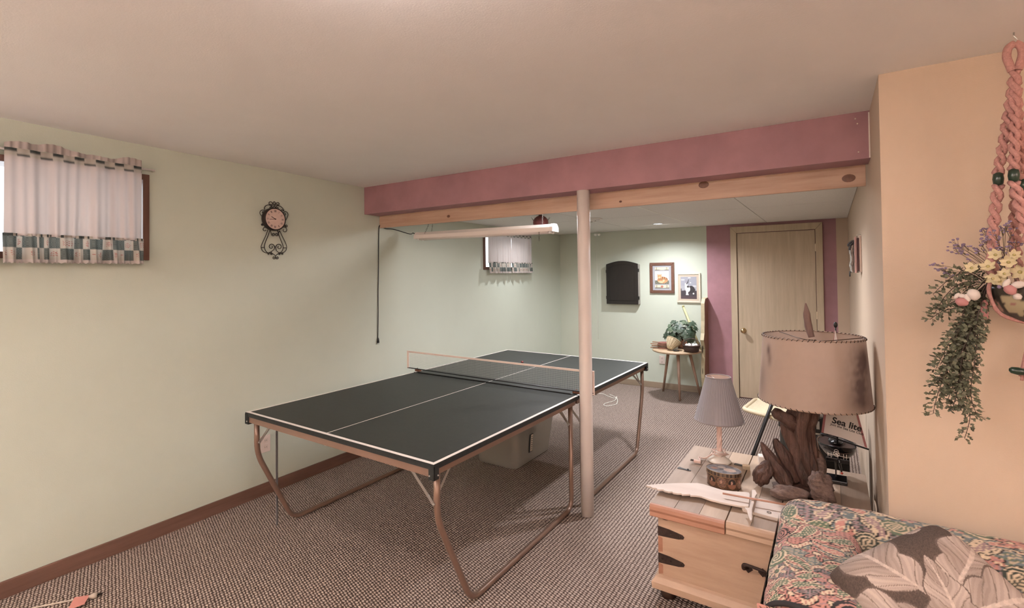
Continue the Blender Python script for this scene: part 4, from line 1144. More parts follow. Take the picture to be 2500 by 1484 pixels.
G().lathe([(rs0+(rs1-rs0)*i/NZ, zs0+(zs1-zs0)*i/NZ) for i in range(NZ+1)], (SCX, SCY, 0), 140, colf=shade_col).obj('lamp_shade', M('parchment', attr=True, rough=.7, transl=.22, bump=.0004, bscale=150), dl)
LACE = M('dark_lacing', (.030, .018, .014), .7)
shd = dl
for (zz, rr, s_) in ((zs1, rs1, 1), (zs0, rs0, -1)):
    G().tube([(SCX+rr*cos(t_), SCY+rr*sin(t_), zz) for t_ in [2*PI*i/90 for i in range(90)]], .0028, 6, closed=True).obj('rim_wire', M('parchment_edge', (.40, .28, .21), .7), dl)
    g = G(); N_ = 62
    for i in range(N_):
        a0, a1 = 2*PI*i/N_, 2*PI*(i+.62)/N_
        pts = []
        for j in range(7):
            t_ = j/6; a = a0+(a1-a0)*t_
            rr2 = rr+.0045*cos(PI*t_*1.0) if True else rr
            pts.append((SCX+(rr+.0042*cos(PI*t_))*cos(a), SCY+(rr+.0042*cos(PI*t_))*sin(a), zz+s_*(.0052*sin(PI*t_)-.006*(1-t_)+.0005)))
        g.tube(pts, .0016, 5)
    o = g.obj('lacing', LACE, dl)
WIRE = M('shade_wire', (.11, .07, .05), .4, .7)
for k in range(3):
    a = math.radians(15+120*k)
    G().tube([(SCX, SCY, zs1-.028), (SCX+.09*cos(a), SCY+.09*sin(a), zs1-.022), (SCX+.2235*cos(a), SCY+.2235*sin(a), zs1-.004)], .0022, 6).obj('spider_arm', WIRE, dl)
G().tube([(SCX, SCY, .88), (SCX, SCY, zs1-.02)], .006, 8).obj('harp_rod', WIRE, dl)
G().tube([(SCX+.055*sin(t_), SCY, 1.07+.13*cos(t_)) for t_ in [PI*.93*(i/9-1) for i in range(19)]], .0022, 6).obj('harp', WIRE, dl)
for sx in (-.012, .014): G().ball((SCX+sx, SCY-.006, zs1-.026), .0085, 10).obj('finial_nut', M('dark_brass', (.13, .08, .05), .35, .8), dl)
f0, f1 = ony(1981, 823, SCY), ony(1967, 740, SCY)
bumpy([tuple(f0), tuple(f0+(f1-f0)*.35+np.array([-.006, 0, 0])), tuple(f0+(f1-f0)*.7+np.array([-.004, 0, 0])), tuple(f1)], [.013, .0165, .013, .003], 8.8, n=14, amp=.3, fl=.45).obj('finial', WOOD('driftwood_finial', (.15, .09, .075), (.26, .17, .145), (9, 9, 1), 9, .7, .002), dl)

# ------------------------------------------------------------------ small lamp
lx, ly = 2.884, 1.475
sl = thing('small_table_lamp', 'small lamp with grey pleated shade and twisted pink stem', 'lamp', (lx, ly, ZL))
nS = 120
def pleat(u, v):
    a = 2*PI*u; z = .700+(.950-.700)*v; r_ = .1345+(.068-.1345)*v
    r_ += .0011*cos(48*a)
    return (lx+r_*cos(a), ly+r_*sin(a), z)
G().grid(pleat, nS*2, 10, closeu=True).obj('lamp_shade', M('grey_pleated_fabric', (.30, .285, .30), .9, transl=.1, sheen=.2), sl)
for zz, rr in ((.9505, .068), (.6995, .1350)):
    G().tube([(lx+rr*cos(t_), ly+rr*sin(t_), zz) for t_ in [2*PI*i/60 for i in range(60)]], .0028, 6, closed=True).obj('shade_trim', M('grey_trim', (.25, .215, .205), .8), sl)
G().lathe([(.0655, .949), (.130, .702)], (lx, ly, 0), 48).obj('shade_lining', M('shade_lining', (.66, .53, .46), .8), sl)
for k in range(3):
    a = .4+2*PI*k/3
    G().tube([(lx, ly, .925), (lx+.066*cos(a), ly+.066*sin(a), .945)], .0014, 5).obj('spider_arm', CHROME, sl)
PNK = M('pink_stem', (.72, .52, .45), .4)
def twist(u, v):
    a = 2*PI*u+v*9.0; r_ = .0135+.0022*cos(5*2*PI*u)
    return (lx+r_*cos(a), ly+r_*sin(a), ZL+.055+(.90-ZL-.055)*v)
G().grid(twist, 40, 60, closeu=True).obj('twisted_stem', PNK, sl)
G().lathe([(.0001, .001), (.060, .001), (.064, .006), (.055, .016), (.035, .028), (.024, .045), (.020, .062), (.0001, .065)], (lx, ly, ZL), 30).obj('glass_base', M('clear_base_glass', (.72, .66, .58), .12, spec=.8), sl)
g = G()
for i in range(5):
    r_ = .030+.006*(i % 3); zz = ZL+.040+.006*i
    g.tube([(lx+(r_+.01*sin(3*t_+i))*cos(t_), ly+(r_+.008*cos(2*t_+i))*sin(t_), zz+.005*sin(2*t_+i*1.7)) for t_ in [2*PI*k/26 for k in range(26)]], .0026, 6, closed=True)
pe = onz(1697, 1126, ZL+.012)
g.tube(smooth_path([(lx-.035, ly-.02, ZL+.05), (lx-.07, ly-.03, ZL+.02), (lx-.10, ly-.035, ZL+.014), (pe[0]+.03, pe[1], ZL+.014)]), .0034, 6)
g.tube(smooth_path([(lx-.035, ly-.015, ZL+.046), (lx-.075, ly-.022, ZL+.012), (lx-.11, ly-.028, ZL+.0145), (pe[0]+.03, pe[1]+.004, ZL+.0145)]), .0034, 6)
g.obj('wrapped_cord', M('pink_cord', (.70, .52, .45), .5), sl)
q = G().obox((pe[0]+.012, pe[1], ZL+.0135), (.02, 0, 0), (0, .009, 0), (0, 0, .008)).obj('plug', M('pink_plug', (.66, .47, .40), .5), sl, bevel=.004)
for dy in (-.006, .006): G().obox((pe[0]-.016, pe[1]+dy, ZL+.016), (.009, 0, 0), (0, .0008, 0), (0, 0, .003)).obj('prong', M('dull_prong', (.1, .08, .07), .4, .8), q)

# ------------------------------------------------------------------ oval tin
tnx, tny = 2.962, 1.150
tn = thing('oval_tin_box', 'oval keepsake tin printed with portraits on the pine chest', 'tin', (tnx, tny, ZL))
def tin_side(a, r, z):
    s_ = a/(2*PI)*10; k = int(s_); fx = (s_ % 1)-.5; fz = (z-.034)/.028
    d_ = (fx*2.3)**2+fz**2
    if z > .0655:
        return (.22, .15, .09) if (a*14) % 1 < .3 else (.03, .015, .01)
    if d_ < .78:
        f = ((fx+.05)*6)**2+((fz-.15)*1.9)**2
        if f < .35: return (.46, .27, .20)
        if k % 2 == 0: return (.025, .015, .012) if fz > -.1 else (.24, .11, .07)
        return (.26, .13, .09) if mnoise.noise(Vector((fx*9, fz*7, k))) > 0 else (.10, .07, .05)
    if d_ < 1.05: return (.22, .12, .06)
    return (.055, .024, .016) if mnoise.noise(Vector((a*20, z*300, 0))) > -.1 else (.13, .065, .035)
def tin_lid(a, r, z):
    x, y = r*cos(a), r*sin(a)
    n_ = mnoise.noise(Vector((x*40, y*40, 2)))
    if (x-.030)**2+(y+.004)**2 < .030**2: return (.42, .32, .26) if n_ > -.3 else (.34, .22, .17)
    if (x+.045)**2+(y+.012)**2 < .018**2: return (.30, .17, .13)
    if (x+.012)**2+(y-.022)**2 < .020**2: return (.36, .30, .26)
    return (.085, .085, .095) if n_ > .05 else (.17, .16, .16)
TINM = M('printed_tin', attr=True, rough=.32, spec=.6)
G().lathe([(.0825, .001+.0655*i/26) for i in range(27)], (tnx, tny, ZL), 150, sy=.76, colf=tin_side, caps=(True, False)).obj('tin_body', TINM, tn)
ld = G().lathe([(.0850, .064+.019*i/8) for i in range(9)], (tnx, tny, ZL), 150, sy=.76, colf=tin_side).obj('tin_lid', TINM, tn)
G().lathe([(.0850-.0850*i/30*.9999, .0832+.002*(i/30)) for i in range(31)], (tnx, tny, ZL), 96, sy=.76, colf=tin_lid).obj('lid_picture', TINM, ld)
for zz in (.064, .083): G().tube([(tnx+.0855*cos(t_), tny+.0855*.76*sin(t_), ZL+zz) for t_ in [2*PI*i/60 for i in range(60)]], .0013, 5, closed=True).obj('gold_bead', M('tin_gold', (.30, .18, .09), .35, .7), tn)

# ------------------------------------------------------------------ carved wooden bird pieces
BIRD = WOOD('bleached_wood', (.52, .43, .37), (.64, .55, .48), (1, 5, 5), 3, .6, .0003)
zb = ZL+.0215
out = [(40,712),(300,692),(560,680),(890,680),(1000,700),(1120,738),(1300,792),(1500,818),(1700,828),(1745,838),(1760,870),(1740,1070),(1600,1058),(1480,1035),(1300,1000),(1100,950),(950,896),(860,884),(778,884),(770,862),(700,866),(640,868),(630,850),(560,850),(492,838),(480,822),(420,822),(350,804),(335,788),(280,788),(232,778),(215,762),(175,762),(140,752),(125,736),(80,732)]
def zoomz(q, z): return onz(1570+q[0]/6.745, 1080+q[1]/6.745, z)
pw = [tuple(zoomz(q, zb)[:2]) for q in out]
bd = thing('carved_wing_board', 'white wooden bird wing cut-out with feathered edge lying on the chest', 'wood carving', (2.95, .93, ZL))
G().prism(pw, lambda u, v, w: (u, v, w), zb-.0045, zb+.0045).obj('wing', BIRD, bd, bevel=.0015)
out2 = [(1560,900),(1900,925),(2226,1000),(2420,1040),(2440,1300),(2226,1265),(2050,1222),(1900,1182),(1800,1152),(1640,1100)]
G().prism([tuple(zoomz(q, ZL+.012)[:2]) for q in out2], lambda u, v, w: (u, v, w), ZL+.001, ZL+.0165).obj('body_plank', BIRD, bd, bevel=.002)
er = zoomz((2075, 1152), ZL+.018)
G().tube([(er[0]+.0085*cos(t_), er[1]+.0085*sin(t_), ZL+.0185) for t_ in [2*PI*i/20 for i in range(20)]], .0013, 6, closed=True).obj('screw_eye', M('eye_steel', (.12, .09, .07), .4, .8), bd)
legp = [(1790,790),(1850,790),(1880,850),(1850,900),(1830,1000),(1800,1110),(1800,1290),(1770,1290),(1735,1220),(1715,1130),(1670,1080),(1750,1085),(1770,1000),(1790,900)]
G().prism([tuple(zoomz(q, ZL+.034)[:2]) for q in legp], lambda u, v, w: (u, v, w), ZL+.0275, ZL+.0385).obj('carved_leg', BIRD, bd, bevel=.003)
s0, s1 = zoomz((1310, 838), ZL+.045), zoomz((2560, 1062), ZL+.045)
tag(G().tube([s0, s1], .0048, 8).obj('wooden_dowel', M('reddish_dowel', (.42, .22, .15), .5)), 'thin reddish wooden dowel lying across the white wing cut-out', 'stick')

# ------------------------------------------------------------------ little things on the chest
pa = onz(1868, 1136, ZL)
ad = thing('power_adapter', 'white power adapter with wound cord on the chest beside the driftwood', 'adapter', (pa[0], pa[1], ZL))
G().obox((pa[0], pa[1]+.01, ZL+.028), (.034, .008, 0), (-.007, .028, 0), (0, 0, .026)).obj('adapter_body', M('white_adapter', (.78, .70, .64), .35), ad, bevel=.008, seg=3)
g = G()
for k in range(3): g.tube([(pa[0]+.028+.004*k+.012*cos(t_), pa[1]+.005+.04*sin(t_)*.8, ZL+.03+.022*sin(t_+.4)) for t_ in [2*PI*i/22 for i in range(22)]], .0017, 5, closed=True)
g.obj('wound_cord', M('white_cord', (.70, .62, .55), .5), ad)
p1, p2 = onz(1797, 1133, ZL+.003), onz(1815, 1137, ZL+.003)
st_ = thing('luggage_tag', 'pale paper tag on a dark grey strap lying on the chest', 'tag', (p2[0], p2[1], ZL))
G().obox(((p1+p2)/2), (p2-p1)*.7, (.002, .010, 0), (0, 0, .0022)).obj('strap', M('grey_strap', (.07, .065, .06), .6), st_)
tg = onz(1822, 1142, ZL+.012)
G().obox((tg[0], tg[1], ZL+.0155), (.018, .003, .0), (0, .004, .004), (0, -.008, .013)).obj('paper', M('cream_paper', (.70, .58, .42), .8), st_)
k0, k1 = onz(1655, 1142, ZL), onz(1687, 1150, ZL)
lt = thing('lid_clip', 'small dark hinge-like metal clip lying on the chest lid', 'opener', ((k0+k1)/2))  # opener shape stands in for a hinge-like metal clip
dd = (k1-k0)/np.linalg.norm(k1-k0); sn = np.array([-dd[1], dd[0], 0])
G().prism([(-.5, -.012), (-.4, -.014), (-.2, -.009), (.0, -.006), (.3, -.009), (.5, -.004), (.5, .004), (.3, .009), (0, .006), (-.2, .009), (-.4, .014), (-.5, .012)], lambda u, v, w: tuple((k0+k1)/2+dd*u*np.linalg.norm(k1-k0)+sn*v+np.array([0, 0, w])), .0005, .0035).obj('body', M('dark_steel', (.06, .055, .055), .4, .8), lt, bevel=.0008)
G().ball((k0+k1)/2+dd*.02+np.array([0, 0, .005]), .005, 8).obj('rivet', M('dark_steel', (.06, .055, .055), .4, .8), lt)

# ------------------------------------------------------------------ model sailboat
SY = 1.50
sb = thing('model_sailboat', 'model sailboat with white lettered sail and black hull on the chest', 'model boat', (3.46, SY, ZL))
HUL = M('glossy_black_hull', (.012, .011, .012), .15, spec=.7)
def hull(u, v):
    s_ = -1+2*v; w = .085*(1-abs(s_)**2.6)*(1 if s_ > -1 else 0); a = PI*u
    zz = .655-.075*(1-abs(s_)**3)*sin(a)
    return (3.455+w*cos(a)+.02*s_, SY+.03-.155*s_, zz+.02*max(0, s_)**2)
G().grid(hull, 20, 28).obj('hull', HUL, sb, solid=.003)
G().prism([(3.455+.083*(1-abs(s_)**2.6)*sd+.02*s_, SY+.03-.155*s_) for sd, rng in ((1, range(-10, 11)), (-1, range(10, -11, -1))) for s_ in [i/10*.99 for i in rng]], lambda u, v, w: (u, v, w), .640, .644).obj('deck', M('dark_deck', (.05, .03, .025), .35), sb)
G().lump((3.455, SY+.05, .655), (.035, .055, .018), amp=.05).obj('cabin', HUL, sb)
kb = onz(2040, 1186, ZL)
G().prism([(SY-.06, .585), (SY+.08, .585), (SY+.045, ZL+.018), (SY-.02, ZL+.018)], lambda u, v, w: (w, u, v), 3.449, 3.456).obj('keel', HUL, sb, bevel=.002)
G().obox((3.452, SY+.012, ZL+.009), (.05, 0, 0), (0, .05, 0), (0, 0, .009)).obj('stand', HUL, sb, bevel=.003)
mt_ = ony(2040, 793, SY)
G().tube([(3.462, SY, .64), tuple(mt_)], [.0045, .003], 8).obj('mast', BLACK, sb)
fz = tuple(mt_)
G().ball((fz[0], SY, fz[2]), .010, 8, sz=1.6).obj('mast_head', BLACK, sb)
a0, a1 = ony(2003, 1058, SY), ony(2121, 1097, SY)
sag = [(a0+(a1-a0)*t_)+np.array([0, 0, -.014*sin(PI*t_)*0+ -.0]) for t_ in np.linspace(0, 1, 6)]
G().tube(sag, .0045, 8).obj('boom', BLACK, sb)
SAILM = M('sail_cloth', (.76, .69, .64), .6, transl=.15)
c_top = np.array([fz[0]-.003, SY-.004, fz[2]-.02]); cl = a0+np.array([.004, -.004, .008]); cr = a1+np.array([-.006, -.004, .008])
def sail(u, v):
    b_ = cl+(cr-cl)*u; p = b_+(c_top-b_)*(v*.985)
    p = p+np.array([0, -.012*sin(PI*u)*(1-v), .010*sin(PI*u)*(1-v)]); return tuple(p)
sl_ = G().grid(sail, 24, 24).obj('sail', SAILM, sb)
TRM = M('sail_trim_rose', (.42, .17, .17), .6)
for u in (0.0, 1.0):
    G().add([tuple(np.array(sail(abs(u-.0), v))+np.array([0, -.0012, 0])) for v in np.linspace(0, 1, 12)]+[tuple(np.array(sail(abs(u-.055*(1+1.2*v)), v))+np.array([0, -.0012, 0])) for v in np.linspace(0, 1, 12)], [(i, i+1, 13+i, 12+i) for i in range(11)]).obj('trim', TRM, sl_)
INK = M('sail_ink', (.015, .012, .012), .6)
def sfn(px, py, px2, py2):
    A0, A1 = ony(px, py, SY-.020), ony(px2, py2, SY-.020)
    ex = (A1-A0)/np.linalg.norm(A1-A0); ez = np.array([-ex[2], 0, ex[0]])
    return lambda u, v, w: tuple(A0+ex*u+ez*v+np.array([0, -w, 0]))
text_mesh('lettering', 'Sea lite', .045, sfn(2030, 1031, 2094, 1051), INK, sl_, bold=.0010)
text_mesh('lettering', 'Join the Sea Lite Club', .0165, sfn(2027, 1037, 2092, 1058), INK, sl_, bold=.0002)
for (u, v, w) in ((.10, .35, .005), (.10, .52, .004)):
    p = np.array(sail(u, v)); G().obox(p+np.array([0, -.0016, 0]), (.007, 0, .002), (0, .0004, 0), (-.0004, 0, .0016)).obj('printed_mark', INK, sl_)
WW = M('white_plastic', (.75, .68, .62), .4)
wc = ony(2042, 1108, SY-.13)
g = G(); g.tube([(wc[0]+.0125*cos(t_), SY-.13, wc[2]+.0125*sin(t_)) for t_ in [2*PI*i/18 for i in range(18)]], .0013, 5, closed=True)
for k in range(3):
    t_ = PI*k/3+.3; g.tube([(wc[0]-.0125*cos(t_), SY-.13, wc[2]-.0125*sin(t_)), (wc[0]+.0125*cos(t_), SY-.13, wc[2]+.0125*sin(t_))], .0011, 5)
g.tube([(wc[0]-.036, SY-.13, wc[2]-.004), (wc[0]+.044, SY-.13, wc[2]-.010)], .0014, 5)
for dx in (-.036, -.022, .006, .030, .042): g.tube([(wc[0]+dx, SY-.13, wc[2]+.004), (wc[0]+dx, SY-.13, wc[2]-.022)], .0012, 5)
g.tube([(wc[0]+.009*cos(t_), SY-.13, wc[2]+.013+.009*sin(t_)) for t_ in [PI*i/10 for i in range(11)]], .0012, 5)
g.obj('wheel_and_rail', WW, sb)
G().obox((wc[0]+.005, SY-.122, wc[2]-.031), (.05, 0, 0), (0, .012, 0), (0, 0, .010)).obj('stern_block', HUL, sb, bevel=.003)
G().tube([(wc[0]+.010, SY-.13, wc[2]-.02), (wc[0]+.014, SY-.132, wc[2]-.05), (wc[0]+.020, SY-.132, wc[2]-.085)], [.008, .006, .004], 8).obj('outboard_motor', HUL, sb)
G().ball((wc[0]+.021, SY-.132, wc[2]-.092), .006, 8).obj('propeller_cap', M('red_plastic', (.45, .06, .04), .4), sb)
# rope to the hull
G().tube(smooth_path([(3.395, SY-.06, .70), (3.375, SY-.07, .69), (3.380, SY-.08, .64), (3.40, SY-.09, .60)]), .0022, 5).obj('rigging_line', M('rigging', (.40, .32, .26), .6), sb)
# ------------------------------------------------------------------ things behind the chest
cf = thing('cane_folding_chair', 'folding chair with woven cane seat and black tube frame behind the chest', 'chair', (3.08, 2.8, 0))
FL, FR, BR, BL = (np.array(q) for q in ((2.850, 2.660, .475), (3.30, 2.395, .475), (3.36, 2.86, .455), (2.885, 3.12, .455)))
CANE = M('cane_wrap', (.58, .49, .33), .6, var=.12, vscale=90, bump=.001, bscale=160)
G().tube(fillet([(FL+FR)/2, FR, BR, BL, FL, (FL+FR)/2], .05, 6), .0175, 10).obj('seat_frame', CANE, cf)
g = G()
def bil(u, v): return FL*(1-u)*(1-v)+FR*u*(1-v)+BR*u*v+BL*(1-u)*v
for i in range(1, 44):
    t_ = i/44
    a, b = bil(t_, .02), bil(t_, .98); g.tube([a, b], .0028, 4)
for i in range(1, 44):
    t_ = i/44
    a, b = bil(.02, t_), bil(.98, t_); g.tube([a+np.array([0, 0, .003]), b+np.array([0, 0, .003])], .0028, 4)
o = g.obj('cane_weave', CANE, cf); o['kind'] = 'stuff'
BT = M('black_tube', (.010, .010, .011), .3)
l0, l1 = ony(1839, 1108, 2.52), ony(1886, 982, 2.52)
dr_ = (l1-l0)/(l1[2]-l0[2])
feet = []
for off in (np.array([0, 0, 0]), np.array([.47, -.27, 0])):
    f_ = l0-dr_*(l0[2]-.014)+off+np.array([0, -.06, 0]); tp = l0+dr_*(.86-l0[2])+off; feet.append(f_)
    G().tube([f_, l0+off, tp], .013, 10).obj('leg_tube', BT, cf)
G().tube(feet, .013, 10).obj('floor_bar', BT, cf)
ts = thing('portable_stereo', 'grey and black portable stereo standing on the carpet behind the chest', 'stereo', (3.26, 1.92, 0))
GB = M('smoke_grey_plastic', (.055, .060, .058), .25, spec=.6)
sp = ony(1904, 1046, 1.86); sq = ony(1992, 1008, 1.86)
B((sp[0], 1.84, 0.001), (3.30, 2.06, sp[2])).obj('speaker_box', GB, ts, bevel=.012, seg=3)
B((3.305, 1.80, 0.001), (3.52, 2.06, sq[2])).obj('main_body', BLACK, ts, bevel=.012, seg=3)
for (px0, py0, px1, py1) in ((1991, 1010, 2009, 1018), (1993, 1028, 2001, 1048), (1988, 1056, 2004, 1062)):
    a, b = ony(px0, py0, 1.798), ony(px1, py1, 1.798)
    G().box((a[0], 1.794, b[2]), (b[0], 1.799, a[2])).obj('silver_panel', M('silver_plastic', (.50, .49, .46), .3, .4), ts)
G().tube(fillet([(3.16, 1.95, sp[2]-.01), (3.16, 1.95, sp[2]+.05), (3.29, 1.95, sp[2]+.05), (3.29, 1.95, sp[2]-.01)], .03), .008, 8).obj('carry_handle', GB, ts)
c0 = onx(2139, 1222, 3.60)
tag(G().tube(smooth_path([(3.600, c0[1]+.0, .10), (3.598, c0[1], .42), (3.600, c0[1]+.01, .50), (3.596, c0[1]+.04, .52)]), .0035, 6).obj('white_cable', M('white_cable_rubber', (.62, .55, .47), .5)), 'short white cable rising between the chest and the cream wall', 'cable')

# papers hung on the cream wall
wb = thing('wall_hung_bundle', 'small bundle of floral cloth and cards with a dark bow hung on the cream wall', 'wall decoration', (3.60, 2.42, 1.53))
def wp(px, py, y): return ony(px, py, y)
FLO = M('floral_cloth', (.36, .35, .31), .8, var=.5, vscale=70, bump=.002, bscale=60)
a, b = wp(2076, 600, 2.42), wp(2097, 660, 2.42)
g = G(); g.grid(lambda u, v: (a[0]+(3.600-a[0])*u+.004*sin(v*14), 2.40+.05*u+.006*sin(u*20+v*9), a[2]+.02-(a[2]-b[2]+.035)*v), 14, 20)
g.obj('cloth', FLO, wb, solid=.012)
B((3.585, 2.33, 1.548), (3.596, 2.40, 1.785)).obj('card', M('pink_card', (.50, .30, .26), .7), wb)
B((3.598, 2.31, 1.56), (3.607, 2.385, 1.775)).obj('card', M('dark_red_card', (.07, .02, .018), .6), wb)
B((3.609, 2.30, 1.552), (3.6195, 2.41, 1.79)).obj('card', M('pale_card', (.58, .44, .36), .7), wb)
BOW = M('bow_ribbon', (.045, .042, .04), .6)
c = wp(2085, 590, 2.40)
g = G()
for sx, an in ((-1, .5), (1, -.4)):
    g.tube([(c[0]+sx*.028*(1-cos(t_))*.6, 2.395, c[2]+.002-.022*sx*sin(t_)*.5+.014*(1-cos(t_))*(.4 if sx > 0 else -.9)) for t_ in [2*PI*i/14 for i in range(14)]], .006, 6, closed=True)
g.tube(smooth_path([(c[0]-.004, 2.395, c[2]), (c[0]-.022, 2.395, c[2]-.03), (c[0]-.026, 2.395, c[2]-.055)]), .006, 6)
g.obj('bow', BOW, wb)
G().tube([wp(2075, 662, 2.40), wp(2075, 675, 2.40)], .004, 6).obj('ribbon_tail', BOW, wb)
G().tube([(3.6205, 2.36, 1.80), (3.60, 2.36, 1.80), (3.60, 2.37, 1.775)], .002, 5).obj('wall_hook', CHROME, wb)

# ------------------------------------------------------------------ cords on the carpet
e_ = [onz(px, py, .004) for px, py in ((1448, 962), (1470, 961), (1482, 966), (1500, 972), (1506, 968), (1500, 978), (1480, 984), (1474, 988), (1482, 991), (1500, 988), (1506, 985), (1506, 972), (1487, 962))]
wc_ = thing('white_extension_cord', 'thin white extension cord looped on the carpet beyond the column', 'cord', e_[5])
G().tube([Vector(q) for q in smooth_path([tuple(q) for q in e_], 5)], .0045, 6).obj('flex', M('white_flex', (.72, .70, .62), .5), wc_)
q = onz(1456, 957, .02)
G().obox((q[0], q[1], .021), (.03, .01, 0), (-.01, .025, 0), (0, 0, .019)).obj('socket_end', M('white_adapter', (.78, .70, .64), .35), wc_, bevel=.006)
G().obox((q[0]-.02, q[1]-.06, .013), (.045, .01, 0), (-.006, .02, 0), (0, 0, .012)).obj('black_adapter', BLACK, wc_, bevel=.004)
fc = thing('floor_plug_lead', 'pale power lead with pink paper tag lying on the carpet near the mint wall', 'cord', onz(200, 1462, 0))
pts = [onz(px, py, .006) for px, py in ((20, 1500), (90, 1482), (130, 1474), (175, 1465), (215, 1458))]
G().tube(smooth_path([tuple(q) for q in pts], 5), .0042, 7).obj('lead', M('pale_lead', (.45, .38, .31), .5), fc)
p0, p1 = onz(214, 1458, .012), onz(238, 1452, .012)
pg = G().tube([p0, p0+(p1-p0)*.35, p0+(p1-p0)*.5, p1], [.006, .010, .014, .013], 10).obj('plug_body', M('pale_lead', (.45, .38, .31), .5), fc)
dd = (p1-p0)/np.linalg.norm(p1-p0); sn = np.array([-dd[1], dd[0], 0])
for s_ in (-.006, .006): G().obox(p1+dd*.009+sn*s_, dd*.011, sn*.001, (0, 0, .003)).obj('prong', M('dark_prong', (.05, .04, .035), .4, .6), pg)
tgp = [onz(px, py, .018) for px, py in ((182, 1458), (219, 1452), (206, 1474), (164, 1490))]
G().add([tuple(q) for q in tgp]+[tuple(q-np.array([0, 0, .0012])) for q in tgp], [(0, 1, 2, 3), (7, 6, 5, 4), (0, 4, 5, 1), (1, 5, 6, 2), (2, 6, 7, 3), (3, 7, 4, 0)]).obj('paper_tag', M('pink_paper_tag', (.60, .25, .21), .8), fc)

# ------------------------------------------------------------------ hanging planter
HX, HY, HZ = 3.966, .631, zc(3.966, .631)
pn = thing('macrame_planter', 'pink macrame hanging planter with beads and silk flowers by the cream wall', 'planter', (HX, HY, HZ))
MAC = M('pink_macrame_cord', (.50, .265, .235), .85, var=.18, vscale=160, bump=.0015, bscale=260)
BEAD = M('dark_green_bead', (.010, .032, .018), .3, spec=.6, coat=.3)
def hpt(px, py, y=HY): return ony(px, py, y)
G().tube([(HX, HY, HZ), (HX, HY, HZ-.012), (HX+.007, HY, HZ-.022), (HX+.009, HY, HZ-.032), (HX+.001, HY, HZ-.040), (HX-.007, HY, HZ-.034)], .0022, 7).obj('ceiling_hook', CHROME, pn)
for sx in (-1, 1):
    G().tube(smooth_path([(HX+.001, HY, HZ-.036), (HX+sx*.014, HY, HZ-.048), (HX+sx*.0185, HY, HZ-.075), (HX+sx*.012, HY, HZ-.105), (HX+sx*.007, HY, HZ-.125)]), .0115, 10).obj('loop_wrap', MAC, pn)
def sinnet(pts, rad, pitch, name='sinnet'):
    path = smooth_path(pts, 14); m_ = len(path); g = G(); tl = 0
    for k in range(2):
        q = []; L = 0
        for i, p in enumerate(path):
            if i: L += (path[i]-path[i-1]).length
            a = 2*PI*L/pitch+PI*k
            q.append(p+Vector((cos(a), sin(a), 0))*rad)
        g.tube(q, rad*.82, 8)
    # knot ridges
    L = 0
    for i in range(1, m_):
        L += (path[i]-path[i-1]).length
        if i % 2 == 0:
            a = 2*PI*L/pitch; dv = Vector((cos(a), sin(a), .25))
            g.tube([path[i]-dv*rad*1.75, path[i], path[i]+dv*rad*1.75], rad*.42, 5)
    return g.obj(name, MAC, pn)
BC = (3.990, .622)       # bowl centre
top = (HX, HY, HZ-.125)
arms = [((2437, 437), (2409, 600), (-.098, -.045)), ((2475, 428), (2478, 600), (-.01, -.105)), ((2497, 452), (2500, 620), (.085, .03)), ((2480, 460), (2478, 600), (-.01, .10))]
for k, (bp_, ep_, off) in enumerate(arms):
    yb2 = HY+off[1]*.45
    b_ = hpt(bp_[0], bp_[1], yb2)
    e2 = np.array([BC[0]+off[0]*1.05, BC[1]+off[1]*1.05, 1.545])
    mid1 = np.array(top)*.5+b_*.5+np.array([0, 0, 0])
    sinnet([top, tuple(mid1), tuple(b_+np.array([0, 0, .02]))], .0088, .075)
    sinnet([tuple(b_-np.array([0, 0, .02])), tuple((b_+e2)/2+np.array([-.004 if off[0] < 0 else .004, 0, 0])), tuple(e2)], .0095, .08)
    G().lathe([(.006, -.021), (.0125, -.016), (.0145, 0), (.0125, .016), (.006, .021)], tuple(b_), 14).obj('bead', BEAD, pn)
    G().tube(smooth_path([tuple(e2), (BC[0]+off[0]*1.15, BC[1]+off[1]*1.15, 1.49), (BC[0]+off[0]*.85, BC[1]+off[1]*.85, 1.42), (BC[0], BC[1], 1.388)]), .006, 7).obj('cradle_cord', MAC, pn)
def bowl_col(a, r, z):
    base = (.045, .040, .030)
    for (fa, fz_, s_) in ((-2.25, 1.455, 1.0), (-1.1, 1.46, 1.0), (1.0, 1.455, 1.0)):
        du = ((a-fa+PI) % (2*PI)-PI)*.105; dv = z-fz_
        rr = math.hypot(du, dv); th = math.atan2(dv, du)
        if rr < .040*(.62+.38*abs(cos(2.5*th))) and rr > .006: return (.40, .34, .21)
        if rr <= .006: return (.30, .13, .12)
    du = ((a+2.85+PI) % (2*PI)-PI)*.1
    if math.hypot(du, z-1.445) < .019: return (.42, .24, .18)
    return tuple(c*(1+.4*mnoise.noise(Vector((cos(a)*8, sin(a)*8, z*60)))) for c in base)
bprof = [(.0001, 1.392)]+[(.108*sin(t_), 1.50-.108*cos(t_)) for t_ in [PI/2*i/22 for i in range(1, 23)]]+[(.110, 1.515), (.103, 1.515), (.10, 1.50), (.05, 1.46), (.0001, 1.455)]
G().lathe(bprof, (BC[0], BC[1], 0), 90, colf=bowl_col).obj('painted_bowl', M('painted_bowl', attr=True, rough=.35), pn)
G().lump((BC[0], BC[1], 1.49), (.095, .095, .03), amp=.1).obj('moss', M('moss_fill', (.06, .055, .03), .9), pn)
g = G(); rnd = random.Random(3)
